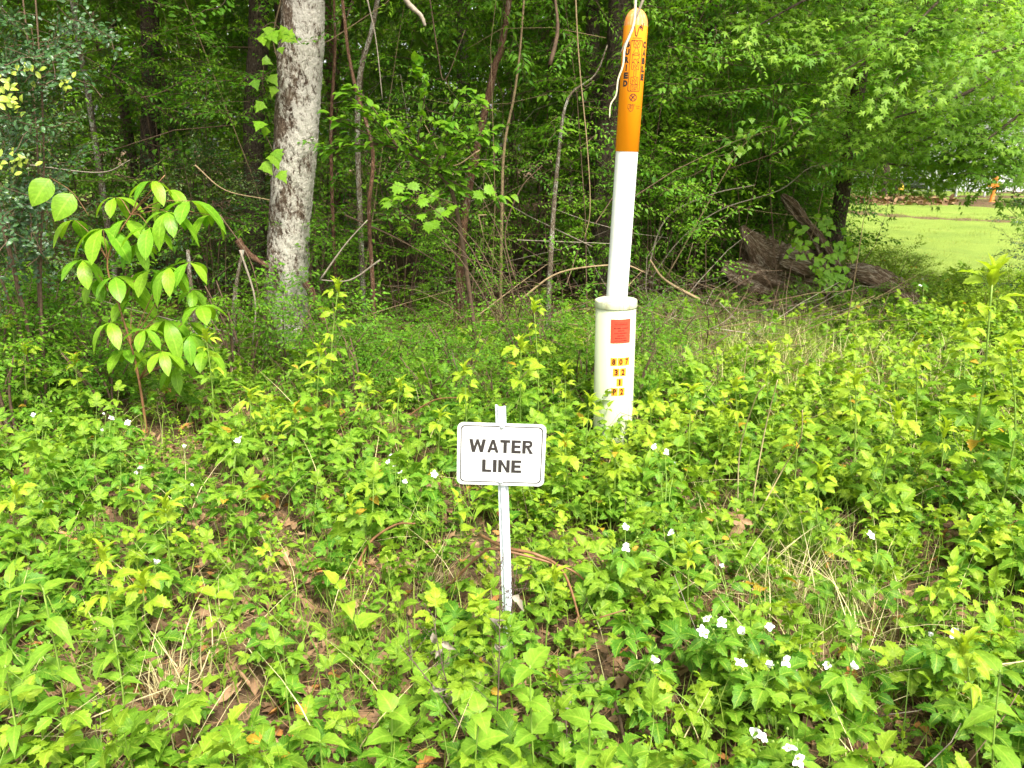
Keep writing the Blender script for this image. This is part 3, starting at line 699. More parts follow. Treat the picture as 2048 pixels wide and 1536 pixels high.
# canopy crowns shared by the trees of the wood
def crown_geo(seed, rx, rz, nb, tpls=BT_can, sc=(.8, 1.3)):
    rng = np.random.default_rng(seed); g = Geo()
    v = rng.normal(0, 1, (nb, 3)); v /= np.linalg.norm(v, axis=1)[:, None]; v *= rng.uniform(.3, 1, nb)[:, None] ** .5
    lob = 1 + .25 * np.sin(v[:, 0] * 4 + seed) * np.cos(v[:, 1] * 5)
    pos = v * np.array([rx, rx, rz]) * lob[:, None]
    d = v + rng.normal(0, .4, (nb, 3)); d[:, 2] *= .4; n = np.stack([rng.normal(0, .4, nb), rng.normal(0, .4, nb), np.ones(nb)], 1)
    g.many(tpls, rng.integers(0, len(tpls), nb), frames(d, n), pos, rng.uniform(*sc, nb), rng.random(nb), rng.uniform(-.3, .35, nb))
    for i in range(9):
        a = i * .7; e = np.array([rx * .8 * math.cos(a * 3), rx * .8 * math.sin(a * 3), rz * (.1 + .5 * (i % 3) / 3)])
        tube(g, smooth_pts([(0, 0, -rz), (e[0] * .3, e[1] * .3, -rz * .3), tuple(e)], 4), .04, .008, 5, 1)
    return g.freeze()
crown_fr = [crown_geo(s, 2.3, 1.9, 140) for s in (1, 2, 3)]
crown_me = [mesh_from('crown', f, [M_canopy, M_twig]) for f in crown_fr]
def tree(name, label, group, pts, rads, m, crown=None, crown_sc=1.0, cz=None, k=14, step=.08, amp=.05, ridge=.06, seed=0):
    base = np.array(pts[0]); r = root(name, label, 'tree', Vector(base), group=group)
    g = trunk_geo([np.array(p) - base for p in pts], rads, k, step, amp, ridge, seed)
    link('trunk', mesh_from('trunk', g.freeze(), [m]), r)
    if crown is not None:
        o = link('crown', crown_me[crown % 3], r); tp = np.array(pts[-1]) - base
        o.location = (tp[0], tp[1], (cz if cz else tp[2] + 1.0)); o.rotation_euler = (0, 0, seed * 1.3); o.scale = (crown_sc,) * 3
    return r
def pxtree(name, label, group, pl, widths, Y, m, top=5.5, crown=None, **kw):
    """a trunk that passes the given pixels Y metres ahead, from the ground to `top`"""
    P3 = [P(a, b, Y) for a, b in pl]
    lo = P3[0]; nx = P3[1]; sl = (nx.x - lo.x) / max(.05, nx.z - lo.z) * .5
    base = Vector((lo.x - sl * lo.z, Y, float(gz(lo.x, Y)) - .05)); hi = P3[-1]; pv = P3[-2]; sl = (hi.x - pv.x) / max(.05, hi.z - pv.z)
    pts = [base] + (P3 if lo.z > .15 else P3[1:]) 
    topv = Vector((hi.x + sl * .6 * max(0, top - hi.z), Y + .1, top)); 
    if top > hi.z + .1: pts.append(topv)
    dep = Y * cp; r_ = [x / 2 * dep / F for x in widths]
    return tree(name, label, group, [tuple(p) for p in pts], r_, m, crown=crown, **kw)

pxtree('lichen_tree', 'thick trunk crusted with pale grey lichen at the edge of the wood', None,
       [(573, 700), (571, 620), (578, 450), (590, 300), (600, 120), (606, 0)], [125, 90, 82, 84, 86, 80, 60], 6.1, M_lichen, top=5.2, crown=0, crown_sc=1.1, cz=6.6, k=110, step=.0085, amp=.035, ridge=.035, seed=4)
TR = [('slender trunk with mottled bark left of the dark thicket gap', [(186, 252), (172, 160), (145, 0)], [13, 11, 10], 7.2, M_spot, 1),
      ('broad dark trunk standing right behind the orange capped post', [(1212, 420), (1218, 250), (1236, 120), (1240, 0)], [56, 50, 46, 44], 7.8, M_dark, 2),
      ('reddish trunk leaning right in the middle of the thicket', [(930, 430), (962, 260), (990, 130), (1018, 0)], [17, 16, 14, 12], 7.0, M_redb, 0),
      ('dark furrowed trunk half hidden above the sapling at left', [(300, 340), (302, 200), (298, 0)], [40, 36, 34], 8.6, M_dark, 1),
      ('dark trunk just left of the lichen trunk near the top edge', [(508, 300), (512, 150), (518, 0)], [42, 40, 38], 7.9, M_dark, 2),
      ('thin spotted trunk leaning right between the two big trunks', [(720, 430), (715, 250), (722, 140), (755, 0)], [11, 11, 11, 9], 6.4, M_spot, None),
      ('crooked thin trunk forking left of the white marker post', [(1102, 500), (1115, 330), (1135, 200), (1190, 150), (1215, 90)], [12, 11, 8, 5, 3], 6.2, M_spot, None),
      ('straight thin pole tree behind the thicket centre', [(1003, 460), (1008, 300), (1030, 180), (1045, 40)], [7, 6, 5, 4], 6.8, M_tan, None),
      ('straight thin brown sapling stem beside the lichen trunk', [(665, 420), (662, 250), (670, 100), (668, 0)], [8, 7, 6, 5], 6.6, M_redb, None),
      ('tan forked stem rising right of the lichen trunk', [(745, 560), (738, 420), (745, 300), (705, 150), (685, 0)], [9, 9, 8, 7, 6], 6.0, M_redb, None),
      ('short reddish broken trunk standing deep in the thicket', [(926, 450), (932, 390), (938, 340)], [22, 20, 15], 7.9, M_redb, None),
      ('pale grey stem behind the big leaved sapling', [(386, 620), (380, 560), (376, 500)], [13, 12, 9], 5.6, M_spot, None),
      ('second pale stem just left of the lichen trunk', [(468, 620), (474, 560), (486, 500)], [13, 12, 7], 5.7, M_spot, None)]
for i, (lab, pl, wd, Y, m, cr) in enumerate(TR):
    pxtree('slender_tree', lab, 'trunks standing in the thicket', pl, wd + [wd[-1] * .8], Y, m, top=(6 if cr is not None else P(pl[-1][0], pl[-1][1], Y).z + (1.5 if pl[-1][1] < 50 else .02)), crown=cr, k=16, step=.035, seed=i)
# trees deeper in the wood: the canopy that shades the thicket
rt = random.Random(5); cnt = 0
spots = [(-6.5, 8.2), (-4.6, 10.2), (-2.2, 8.6), (-.6, 11.4), (.9, 8.8), (2.6, 10.6), (3.4, 8.6), (-8, 12), (-5.6, 14), (-2.8, 13.2), (.8, 14.4), (3.2, 14), (-10.5, 9.5), (-7.5, 16.5), (-3.6, 17.5), (0, 18.5), (3.8, 18), (4.3, 12.2),
         (-12, 14), (-11, 19), (4.4, 23), (1.6, 22.5), (-5.5, 21.5), (4.0, 16.2)]
for x, y in spots:
    lx = rt.uniform(-.3, .3); r0 = rt.uniform(.05, .11)
    pts = [(x, y, -.05), (x + lx * .3, y, 2), (x + lx * .6, y, 4), (x + lx, y, 6)]
    tree('forest_tree', 'shaded slender tree deep in the wood behind the thicket', 'trees deep in the wood', pts, [r0, r0 * .85, r0 * .7, r0 * .4], rt.choice([M_dark, M_dark, M_redb, M_spot]), crown=cnt, crown_sc=rt.uniform(.95, 1.35), cz=rt.uniform(4.7, 6.2) if y < 12.5 else rt.uniform(3.4, 5.5), k=12, step=.12, seed=cnt); cnt += 1

# far wood: one mass closing the view
def far_woods():
    rng = np.random.default_rng(77); g = Geo(); n = 8500
    x = rng.uniform(-34, 44, n); y = rng.uniform(24, 33, n) + np.abs(x) * .05; y = np.where(x > 6, rng.uniform(33, 40, n), y)
    z = rng.uniform(0, 1, n) ** .9 * 12
    pos = np.stack([x, y, z], 1); th = rng.uniform(0, 6.28, n)
    d = np.stack([np.cos(th), np.sin(th), rng.normal(0, .3, n)], 1); nn = np.stack([rng.normal(0, .5, n), rng.normal(-.4, .4, n), np.ones(n)], 1)
    g.many(BT_can, rng.integers(0, 4, n), frames(d, nn), pos, rng.uniform(1.3, 2.4, n), rng.random(n), rng.uniform(-.2, .5, n))
    tag(link('far_woods', mesh_from('far_woods', g.freeze(), [M_canopy, M_twig])), 'far off wall of woodland leaves closing the view', 'woods', None, 'stuff')
far_woods()

# thicket foliage: nobody could count it
def thicket():
    rng = np.random.default_rng(5); g = Geo()
    def fill(n, tpls, box, keep, sc, yb=0.0, yj=.3, dens=None):
        x, y, z = (rng.uniform(a, b, n) for a, b in box)
        k = keep(x, y, z); x, y, z = x[k], y[k], z[k]; n = len(x); th = rng.uniform(0, 6.28, n)
        d = np.stack([np.cos(th), np.sin(th), rng.normal(0, .35, n)], 1); nn = np.stack([rng.normal(0, .35, n), rng.normal(-.25, .3, n), np.ones(n)], 1)
        g.many(tpls, rng.integers(0, len(tpls), n), frames(d, nn), np.stack([x, y, z], 1), rng.uniform(*sc, n), rng.random(n), rng.uniform(-yj, yj, n) + yb)
    clump = lambda x, y, z: np.sin(x * 2.1 + z * 1.3) * np.cos(y * 1.7 + z * 2.0 + x) > -.35
    fill(1700, BT_mid, ((-9, 4.4), (7, 13), (.2, 4.4)), lambda x, y, z: clump(x, y, z) & ((z > 1.3) | (y > 9.5) | (x < -2.0)) & ((x < .40 * y) & (y > 8.7) | (x < 1.2)) , (.7, 1.2), yb=.1)
    fill(900, BT_ever, ((-6.5, -1.2), (6, 9), (.3, 4.0)), lambda x, y, z: clump(x, y + 2, z), (.8, 1.2), -.3, .1)
    fill(650, BT_mid, ((.9, 5.0), (6.6, 9.5), (.5, 4)), lambda x, y, z: (z > 1.25) & (x < .46 * y), (.6, 1.0), .15)
    fill(420, BT_ever, ((1.2, 4.0), (8.4, 10), (.2, 1.6)), lambda x, y, z: (x < .42 * y), (.8, 1.3), -.1, .1)
    fill(420, BT_mid, ((.7, 4.2), (8.6, 10), (.2, 2.4)), lambda x, y, z: (x < .41 * y), (.6, 1.0), .1)
    fill(2300, BT_mid, ((-4.8, 1.7), (6.0, 8.2), (.6, 3.7)), lambda x, y, z: (np.sin(x * 3.1 + z * 2.3) * np.cos(z * 2.7 - x * 1.9 + y) > -.15), (.35, .6), .1)
    fill(1600, BT_mid, ((-14, 4.6), (13, 22), (0, 6)), lambda x, y, z: clump(x, y, z), (.9, 1.6))
    fill(1000, BT_lance, ((-1, 5), (6.5, 10), (1.0, 4)), lambda x, y, z: clump(x, y, z) & (z > 1.5) & (x < .46 * y), (.7, 1.1))
    m = tag(link('thicket_foliage', mesh_from('thicket_foliage', g.freeze(), [M_thick, M_twig])), 'tangled green leaves and twigs filling the shaded thicket', 'undergrowth', None, 'stuff')
thicket()

# evergreen and leafy shrubs
sh_ever = [shrub_geo(s, 1.5, 1.9, 150, BT_ever, (.7, 1.1)).freeze() for s in (31, 32)]
sh_mid = [shrub_geo(s, 1.5, 2.0, 95, BT_mid, (.6, 1.0), yb=.05).freeze() for s in (41, 42)]
sh_lan = [shrub_geo(s, 1.7, 2.4, 120, BT_lance, (.6, 1.0), yb=.1).freeze() for s in (51, 52)]
sh_low = [shrub_geo(s, 1.1, .75, 170, BT_nice, (.35, .65), yb=.35, zmin=.1).freeze() for s in (61, 62)]
protos = {}
def put_shrub(key, frs, name, label, cat, spots, m, group):
    pr = []
    for i, (x, y, s, rz) in enumerate(spots):
        if i < len(frs):
            r = plant(name, label, cat, frs[i], onG(x, y), [m, M_twig], ['leaves', 'stem'], group, rz); r.scale = (s,) * 3; pr.append(r)
        else: copy_thing(pr[i % len(pr)], onG(x, y), rz, s)
rs = random.Random(9)
put_shrub('e', sh_ever, 'evergreen_shrub', 'dark small leaved evergreen shrub in the shade of the wood', 'shrub',
          [(-3.6, 6.0, .85, 0), (-4.6, 6.8, 1.0, 1), (-2.6, 6.9, .75, 2), (-5.8, 8, 1.2, 3), (-3.4, 8.2, 1.15, 4), (-4.9, 5.6, .8, .6), (-1.9, 7.9, .8, 5), (-6.8, 6.7, 1.1, 1.9), (-1.1, 9.2, 1, 2.2), (1.4, 9.9, 1.1, 1)], M_ever, 'evergreen shrubs at the left')
put_shrub('m', sh_mid, 'leafy_shrub', 'green broad leaved shrub inside the thicket', 'shrub',
          [(-1.0, 7.2, .8, 0), (.2, 8.4, 1.1, 1), (-.4, 6.5, .5, 2), (1.0, 7.6, .8, 3), (2.0, 9.2, 1.1, 4), (-5, 9.6, 1.3, 2), (-2.4, 10, 1.4, 5), (.4, 10.6, 1.5, 3), (3.4, 10.4, 1.2, 1), (-1.6, 6.3, .55, 3.3)], M_thick, 'leafy shrubs in the thicket')
put_shrub('l', sh_lan, 'privet_shrub', 'bright green shrub with hanging narrow leaves right of the marker post', 'shrub',
          [(1.9, 8.8, 1.05, 0), (2.7, 9.5, 1.2, 1), (3.2, 10.4, 1.25, 2), (1.5, 8.5, 1.0, 3), (3.7, 11.6, 1.3, 4), (2.2, 10.4, 1.3, 5), (1.3, 7.5, .6, 1.5), (3.9, 12.8, 1.2, .4), (3.0, 9.2, .75, 2.9)], M_thick, 'narrow leaved shrubs right of the post')
put_shrub('w', sh_low, 'low_shrub', 'low bright bramble bush along the edge of the lawn', 'bush',
          [(3.5, 8.9, .8, 0), (4.1, 8.5, .6, 1), (4.6, 7.9, .5, 2), (4.3, 9.2, .55, 3), (5.2, 8.4, .5, 4), (3.9, 7.6, .5, 5), (4.9, 7.0, .6, .7), (5.7, 7.8, .5, 2.2), (4.2, 6.9, .5, 1.1), (3.2, 8.7, .7, 3)], M_bramble, 'low bushes by the lawn')

put_shrub('u', [shrub_geo(71, 1.0, .62, 90, BT_nice, (.28, .5), yb=.0, zmin=.08).freeze(), shrub_geo(72, .9, .55, 90, BT_mid, (.28, .45), yb=.0, zmin=.08).freeze()], 'undergrowth_bush', 'low green bush growing at the foot of the thicket', 'bush', [(-1.2, 5.1, .9, 0), (-.75, 5.3, .8, 1), (-.3, 5.0, .85, 2), (.15, 5.4, .8, 3), (.45, 4.9, .7, 4), (-.1, 4.6, .65, 5), (-1.9, 5.4, 1.1, .6), (-2.6, 4.9, 1.1, 1.6), (-1.55, 5.5, .95, 2.6), (-.95, 4.8, .9, 4.6), (2.65, 7.25, .6, 1.2), (3.25, 7.3, .6, 3.2), (.75, 4.7, .75, 2.2), (-.45, 4.5, .75, 5.1), (1.9, 7.0, .55, 1), (-3.0, 4.4, .8, 2.6), (-2.75, 4.2, 1.0, 1.3), (-3.2, 4.9, 1.3, .3), (-2.9, 5.2, 1.2, 4.4), (-3.7, 5.4, 1.4, 2.9), (-2.35, 4.5, .8, 2), (-3.3, 5.3, 1.2, 3.1), (.3, 5.8, .8, 1.1), (-.6, 5.9, .8, 2.2), (.9, 5.5, .7, 4.1), (1.3, 6.3, .7, .3), (-1.5, 6.2, .9, 5.2)], M_thick, 'low bushes at the foot of the thicket')
put_shrub('r', [sh_ever[0]], 'evergreen_shrub', 'dark evergreen shrub at the right edge beside the lawn', 'shrub', [(4.75, 6.9, .72, .5)], M_ever, None)

# near evergreen at the left edge
def left_evergreen():
    rng = np.random.default_rng(8); g = Geo(); Y = 4.3
    ex = [P(a, b, Y + c) for a, b, c in ((20, 20, 0), (60, 60, .2), (15, 110, -.1), (80, 130, .2), (30, 190, 0), (70, 230, .1), (15, 260, -.2), (50, 310, .1), (10, 350, 0), (55, 400, .1), (110, 40, .3), (120, 300, .4), (20, 440, .1), (70, 470, .3), (-30, 80, 0), (-40, 250, 0), (-40, 400, 0), (100, 180, .3), (0, 150, .1), (0, 60, .1), (150, 20, .4), (180, 60, .4), (35, 370, 0))]
    x0 = ex[0].x - .35; base = np.array((x0, Y + .3, 0.))
    for i in range(5):
        a = i * 1.25; tube(g, smooth_pts([(0, 0, -.05), (.1 * math.cos(a), .1 * math.sin(a), .8), (.25 * math.cos(a), .25 * math.sin(a), 1.6), (.35 * math.cos(a), .3 * math.sin(a), 2.6)], 5), 0.010, .004, 6, 1)
    for e in ex:
        for j in range(5):
            t = np.array(e) - base + rng.normal(0, .09, 3)
            s = np.array([t[0] * .2, t[1] * .2, t[2] - .25]); d = t - s
            d = d / np.linalg.norm(d) + rng.normal(0, .5, 3); g.put(BT_ever[rng.integers(0, 5)], frame(d, (rng.normal(0, .3), -.5, 1)), t - d * .3, rng.uniform(.7, 1.0), rng.random(), -.3)
    for (a, b, c) in ((20, 185, 0), (35, 215, 0), (50, 325, 0), (15, 330, 0), (128, 165, .3), (10, 200, -.1), (60, 150, .1)):
        t = np.array(P(a, b, Y + c - .1)) - base
        for j in range(9):
            d = rng.normal(0, 1, 3); d[2] = abs(d[2]) + .3; g.put(lf_rnd[j % 3], frame(d, (0, -1, .6)), t + rng.normal(0, .025, 3), .042, rng.random(), .9)
    plant('evergreen_bush', 'near evergreen bush with small glossy leaves and yellow new tips at left edge', 'shrub', g, tuple(base), [M_ever, M_twig], ['leaves', 'stem'])
left_evergreen()

# star-leaved branches at the upper right
def star_tree():
    rng = np.random.default_rng(18); g = Geo(); base = np.array((5.9, 8.6, 0.))
    tube(g, smooth_pts([(0, 0, -.1), (.05, 0, 1.6), (0, .1, 3.2), (-.1, .1, 5)], 6), .13, .07, 12, 1)
    arms = [[(0, 0, 2.4), P(1960, 235, 7.6), P(1850, 262, 7.2), P(1700, 262, 7.0)], [(0, 0, 3.0), P(1990, 150, 7.4), P(1900, 200, 7.0), P(1760, 245, 6.6)],
            [(0, 0, 3.4), P(1930, 30, 7.2), P(1830, 60, 6.8), P(1690, 140, 6.4)], [(0, 0, 3.6), P(1950, -60, 7), P(1880, 0, 6.6), P(1800, 80, 6.2)],
            [(0, 0, 2.1), P(2050, 300, 7.6), P(1990, 310, 7.4), P(1890, 330, 7.2)], [(0, 0, 3.2), P(2080, 60, 7), P(2030, 90, 6.4), P(1930, 120, 6)],
            [(0, 0, 3.6), P(1800, -80, 7.4), P(1650, -20, 7), P(1500, 60, 6.8)], [(0, 0, 2.8), P(2100, 200, 7.2), P(2040, 230, 6.8), P(1960, 290, 6.6)], [(0, 0, 3.8), P(1850, -40, 8), P(1700, 30, 8), P(1560, 100, 7.6)]]
    arms += [[(0, 0, 2.0), P(2080, 340, 7.8), P(2020, 345, 7.6), P(1930, 350, 7.4)], [(0, 0, 2.2), P(1960, 280, 8.0), P(1850, 330, 8.0), P(1720, 320, 7.8)], [(0, 0, 2.6), P(1980, 200, 8.2), P(1800, 300, 8.2), P(1640, 250, 8)]]
    for arm in arms:
        pts = [np.array(arm[0])] + [np.array(p) - base for p in arm[1:]]; sm = smooth_pts(pts, 6)
        tube(g, sm, .028, .005, 6, 1)
        L = len(sm)
        for i in range(5, L):
            for j in range(3):
                q = sm[i] + rng.normal(0, .1, 3); th = rng.uniform(0, 6.28); d = np.array([math.cos(th), math.sin(th) * .7 - .2, rng.normal(.0, .3)])
                g.put(BT_star[rng.integers(0, 5)], frame(d, (rng.normal(0, .3), -.5, 1)), q, rng.uniform(.6, .95), rng.random(), rng.uniform(-.1, .35))
    plant('star_leaf_tree', 'tree with bright star shaped leaves spreading over the lawn at upper right', 'tree', g, tuple(base), [M_star, M_dark], ['crown', 'trunk'])
star_tree()

# layered sapling right of the lichen trunk
def layered_sapling():
    rng = np.random.default_rng(28); ra = random.Random(28); g = Geo(); Y = 5.7; base = np.array(onG(-.25, Y + .2))
    stem = [base * 0 + (0, 0, -.05)] + [np.array(P(a, b, Y)) - base for a, b in ((915, 430), (880, 350), (800, 300), (740, 285))]
    tube(g, smooth_pts(stem, 5), .018, .006, 6, 1)
    arms = [[(880, 350), (920, 300), (985, 262)], [(860, 335), (930, 340), (975, 325)], [(800, 300), (740, 230), (700, 212)], [(760, 290), (700, 290), (650, 300)], [(830, 318), (850, 180), (835, 135)], [(870, 340), (920, 200), (960, 205)],
            [(840, 320), (880, 250), (925, 265)], [(800, 300), (730, 195), (690, 180)], [(880, 350), (940, 380), (1010, 400)], [(900, 380), (850, 400), (780, 400)], [(780, 295), (700, 250), (660, 240)], [(860, 335), (800, 260), (760, 225)], [(870, 350), (930, 250), (980, 290)]]
    for arm in arms:
        pts = [np.array(P(a, b, Y + dy)) - base for (a, b), dy in zip(arm, (0, -.15, -.25))]; sm = smooth_pts(pts, 5); tube(g, sm, .005, .0015, 4, 1)
        for i, q in enumerate(sm):
            for s in (-1, 1, 0):
                d = (np.array(sm[min(i + 1, len(sm) - 1)]) - np.array(sm[max(0, i - 1)])); d = d / (np.linalg.norm(d) + 1e-6) + np.array([0, s * .9, 0]) + rng.normal(0, .25, 3)
                g.put(ra.choice(lf_ov), frame(d, (rng.normal(0, .2), -.35, 1)), np.array(q) + rng.normal(0, .02, 3), rng.uniform(.06, .095), rng.random(), rng.uniform(.0, .5))
    plant('understory_sapling', 'sapling with layered sprays of shiny oval leaves right of the lichen trunk', 'sapling', g, tuple(base), [M_thick, M_twig], ['leaves', 'stem'])
    g = Geo(); base = np.array(onG(.1, 5.4))
    for j, (a, b) in enumerate(((830, 385), (900, 430), (965, 395), (780, 410), (850, 440))):
        e = np.array(P(a, b, 5.4)) - base; tube(g, smooth_pts([(0, 0, 0), (e[0] * .5, 0, e[2] * .7), tuple(e)], 4), .004, .0015, 4, 1)
        for k in range(3): g.put(lf_maple[k % 2], frame((rng.normal(0, 1), rng.normal(-.5, .5), -.3), (0, -.8, .6)), e + rng.normal(0, .05, 3), rng.uniform(.07, .11), rng.random(), .3)
    plant('lobed_sapling', 'small sapling with broad lobed leaves below the layered oval leaved sapling', 'sapling', g, tuple(base), [M_thick, M_twig], ['leaves', 'stem'])
layered_sapling()

# big leaved sapling at left
def big_sapling():
    rng = np.random.default_rng(38); ra = random.Random(38); g = Geo(); Y = 4.2; base = np.array(onG(P(285, 800, Y).x, Y)); SZ = 1.12
    st = [np.array((0, 0, -.05))] + [np.array(P(a, b, Y)) - base for a, b in ((278, 760), (262, 690), (238, 610), (215, 520), (262, 430), (330, 350))]
    tube(g, smooth_pts(st, 6), .008, .0025, 6, 1)
    #   start            whorl centre, reach direction, number of leaflets, size
    W = [((215, 520), (206, 458), 5, .21, 0), ((215, 520), (250, 440), 3, .17, .05), ((262, 430), (335, 424), 5, .19, -.05), ((262, 430), (380, 402), 3, .19, 0), ((262, 430), (305, 362), 4, .15, 0),
         ((215, 520), (150, 440), 2, .18, .05), ((238, 610), (230, 553), 5, .19, 0), ((238, 610), (300, 540), 3, .18, 0), ((262, 690), (340, 535), 4, .18, -.05), ((262, 690), (378, 525), 3, .17, 0),
         ((262, 690), (265, 595), 3, .17, .1), ((262, 690), (330, 640), 5, .18, 0), ((278, 760), (400, 612), 4, .16, 0), ((278, 760), (325, 703), 5, .18, -.1), ((278, 760), (410, 700), 4, .15, 0), ((262, 690), (220, 645), 3, .15, 0), ((278, 760), (375, 645), 3, .16, .1), ((262, 430), (300, 455), 3, .17, -.1),
         ((215, 520), (180, 470), 4, .15, .1), ((238, 610), (190, 560), 4, .15, .1), ((262, 690), (290, 660), 4, .15, -.1), ((262, 430), (340, 380), 4, .15, .1), ((278, 760), (350, 735), 4, .15, .1), ((262, 430), (230, 395), 3, .14, .1),
         ((238, 610), (165, 520), 5, .15, 0), ((215, 520), (270, 490), 5, .15, .05), ((262, 690), (385, 580), 5, .14, .1), ((278, 760), (250, 700), 5, .15, .05), ((238, 610), (265, 560), 4, .14, .1), ((278, 760), (380, 670), 5, .14, 0), ((262, 430), (420, 430), 3, .14, .1)]
    for s, c, n, L, dy in W:
        a = np.array(P(s[0], s[1], Y)) - base; b = np.array(P(c[0], c[1], Y + dy)) - base
        tube(g, smooth_pts([a, (a + b) / 2 + (0, 0, .03), b], 3), .003, .0016, 4, 1)
        out = b - a; out[2] *= .2; out /= np.linalg.norm(out) + 1e-6; a0 = math.atan2(out[1], out[0])
        n += 1
        if n >= 4: a0 = rng.uniform(0, 6.28)
        for i in range(n):
            th = a0 + (i - (n - 1) / 2) * (6.28 / n if n >= 4 else 1.0) + rng.normal(0, .12)
            d = np.array([math.cos(th), math.sin(th), rng.uniform(-.55, -.05)])
            g.put(ra.choice(lf_obo), frame(d, (d[0] * .2, d[1] * .2 - .15, 1)), b, SZ * L * rng.uniform(.62, .95), rng.random(), rng.uniform(.0, .6))
    for (a, b), s in (((100, 358), .19), ((145, 388), .19)):     # two large round leaves on a long twig
        q = np.array(P(a, b, Y - .1)) - base; g.put(leaf(1, .72, 8, 'ovate', .1, .12, 0, .01), frame((-.45, -.45, -.75), (.3, -1, .35)), q, s * .85, rng.random(), .35)
    tube(g, smooth_pts([np.array(P(*q, Y - .05)) - base for q in ((178, 432), (145, 385), (100, 355))], 4), .002, .0012, 4, 1)
    plant('hickory_sapling', 'sapling with large drooping pale green leaf whorls at left of the lichen trunk', 'sapling', g, tuple(base), [M_hick, M_rstem], ['leaves', 'stem'])
big_sapling()

# creepers climbing the lichen trunk
def creeper(label, cen, Y, seed, tpls=lf_vine, sz=.12, n=5):
    rng = np.random.default_rng(seed); g = Geo(); b = P(cen[0][0], cen[0][1], Y); base = np.array(b)
    tube(g, smooth_pts([np.array(P(a, c, Y)) - base for a, c in cen], 5), .003, .0015, 4, 1)
    for a, c in cen:
        for k in range(n // len(cen) + 1):
            q = np.array(P(a + rng.normal(0, 16), c + rng.normal(0, 14), Y - .03)) - base
            g.put(tpls[k % len(tpls)], frame((rng.normal(0, .6), rng.normal(-.3, .3), -.7), (0, -1, .45)), q, sz * rng.uniform(.6, 1.1), rng.random(), rng.uniform(.1, .5))
    plant('creeper', label, 'creeper', g, tuple(base), [M_hick, M_twig], ['leaves', 'stem'])
creeper('creeper with pale lobed leaves hanging on the lichen trunk near the top edge', [(520, 60), (545, 45), (565, 65)], 5.75, 1)
creeper('creeper with lobed leaves hanging halfway up the lichen trunk', [(520, 250), (545, 300), (555, 345)], 5.8, 2)
creeper('leafy creeper between the lichen trunk and its dark neighbour', [(528, 130), (525, 165), (530, 190)], 5.9, 3, sz=.09)
creeper('small leaved vine draped over the rotten stump', [(1600, 480), (1640, 520), (1690, 500), (1650, 440), (1680, 550), (1655, 560)], 7.5, 4, lf_vine, .075, 130)
creeper('leafy vine tuft on the twig right of the stump', [(1500, 260), (1490, 280), (1480, 300)], 7.0, 5, lf_vine, .07, 14)

# vines and bare stems in the thicket
def woody(name, label, cat, pl, Y, wpx, m, group=None, r1=.35, k=6, jit=.15, dY=None, n=6):
    Ys = [Y] * len(pl) if dY is None else [Y + d for d in dY]
    pts = [P(a, b, y) for (a, b), y in zip(pl, Ys)]; b0 = pts[0]
    g = Geo(); r_ = wpx / 2 * Y * cp / F; tube(g, smooth_pts([np.array(p - b0) for p in pts], n), r_, r_ * r1, k, 0, jit=jit)
    o = link(name, mesh_from(name, g.freeze(), [m])); o.location = b0; return tag(o, label, cat, group)
woody('hanging_twig', 'pale bleached twig hanging down across the orange top of the marker post', 'twig', [(1272, -40), (1268, 45), (1250, 95), (1246, 130), (1236, 160), (1232, 190), (1221, 210), (1219, 236)], 4.1, 5.5, M_pale, r1=.4, n=6)
woody('broken_twig', 'short brown twig crossing the dome of the orange post', 'twig', [(1290, -10), (1272, 35), (1258, 70), (1240, 108)], 4.14, 6, M_grey)
woody('broken_branch', 'pale broken dead branch poking down from the top edge', 'branch', [(790, -40), (815, 5), (842, 32), (850, 52)], 4.6, 12, M_grey, r1=.5, jit=.3)
VL = [([(1150, -30), (1158, 120), (1175, 300), (1180, 420), (1168, 480)], 6, 3), ([(1100, 130), (1115, 60), (1108, -20)], 6, 9), ([(735, 0), (752, 80), (765, 200)], 5.8, 3), ([(560, 0), (562, 0), (548, 90), (590, 200)], 6.5, 4),
      ([(860, 0), (875, 100), (890, 160), (930, 60)], 6.5, 3), ([(640, 560), (690, 490), (735, 440)], 5.6, 4), ([(960, 300), (900, 330), (850, 250)], 6.2, 3), ([(1030, 560), (1010, 470), (1040, 380), (1085, 330)], 6.4, 4),
      ([(1300, 560), (1360, 480), (1440, 420), (1560, 380), (1640, 330), (1790, 360)], 7.4, 3), ([(1330, 560), (1420, 400), (1480, 300), (1530, 250)], 7.2, 3), ([(1450, 340), (1540, 310), (1620, 280), (1700, 210)], 7.5, 3), ([(1290, 560), (1330, 440), (1420, 390), (1510, 370)], 7.2, 4),
      ([(1040, 600), (1120, 545), (1240, 530), (1290, 545)], 6.0, 5), ([(440, 430), (500, 520), (520, 610)], 5.5, 3), ([(480, 500), (510, 600), (505, 690)], 5.4, 5), ([(1400, 600), (1330, 560), (1300, 520)], 6.6, 7), ([(690, 430), (800, 480), (900, 540)], 6.0, 4), 
      ([(60, 330), (200, 345), (260, 320)], 5.5, 3), ([(390, 330), (450, 380), (540, 400)], 5.5, 3), ([(1700, 590), (1770, 570), (1830, 600)], 7.5, 4), ([(760, 520), (700, 560), (640, 560)], 5.8, 4)]
for i, (pl, Y, wd) in enumerate(VL):
    woody('vine', 'thin bare brown vine stem crossing the shaded thicket', 'vine', pl, Y, wd, (M_tan, M_twig, M_grey)[i % 3], 'bare vines in the thicket', r1=.5)
woody('fallen_branch', 'grey fallen branch lying on the litter below the big leaved sapling', 'branch', [(150, 800), (200, 770), (260, 748), (325, 735)], 5.0, 16, M_rot, r1=.6, k=8, jit=.3, dY=(-.1, .05, .2, .3))
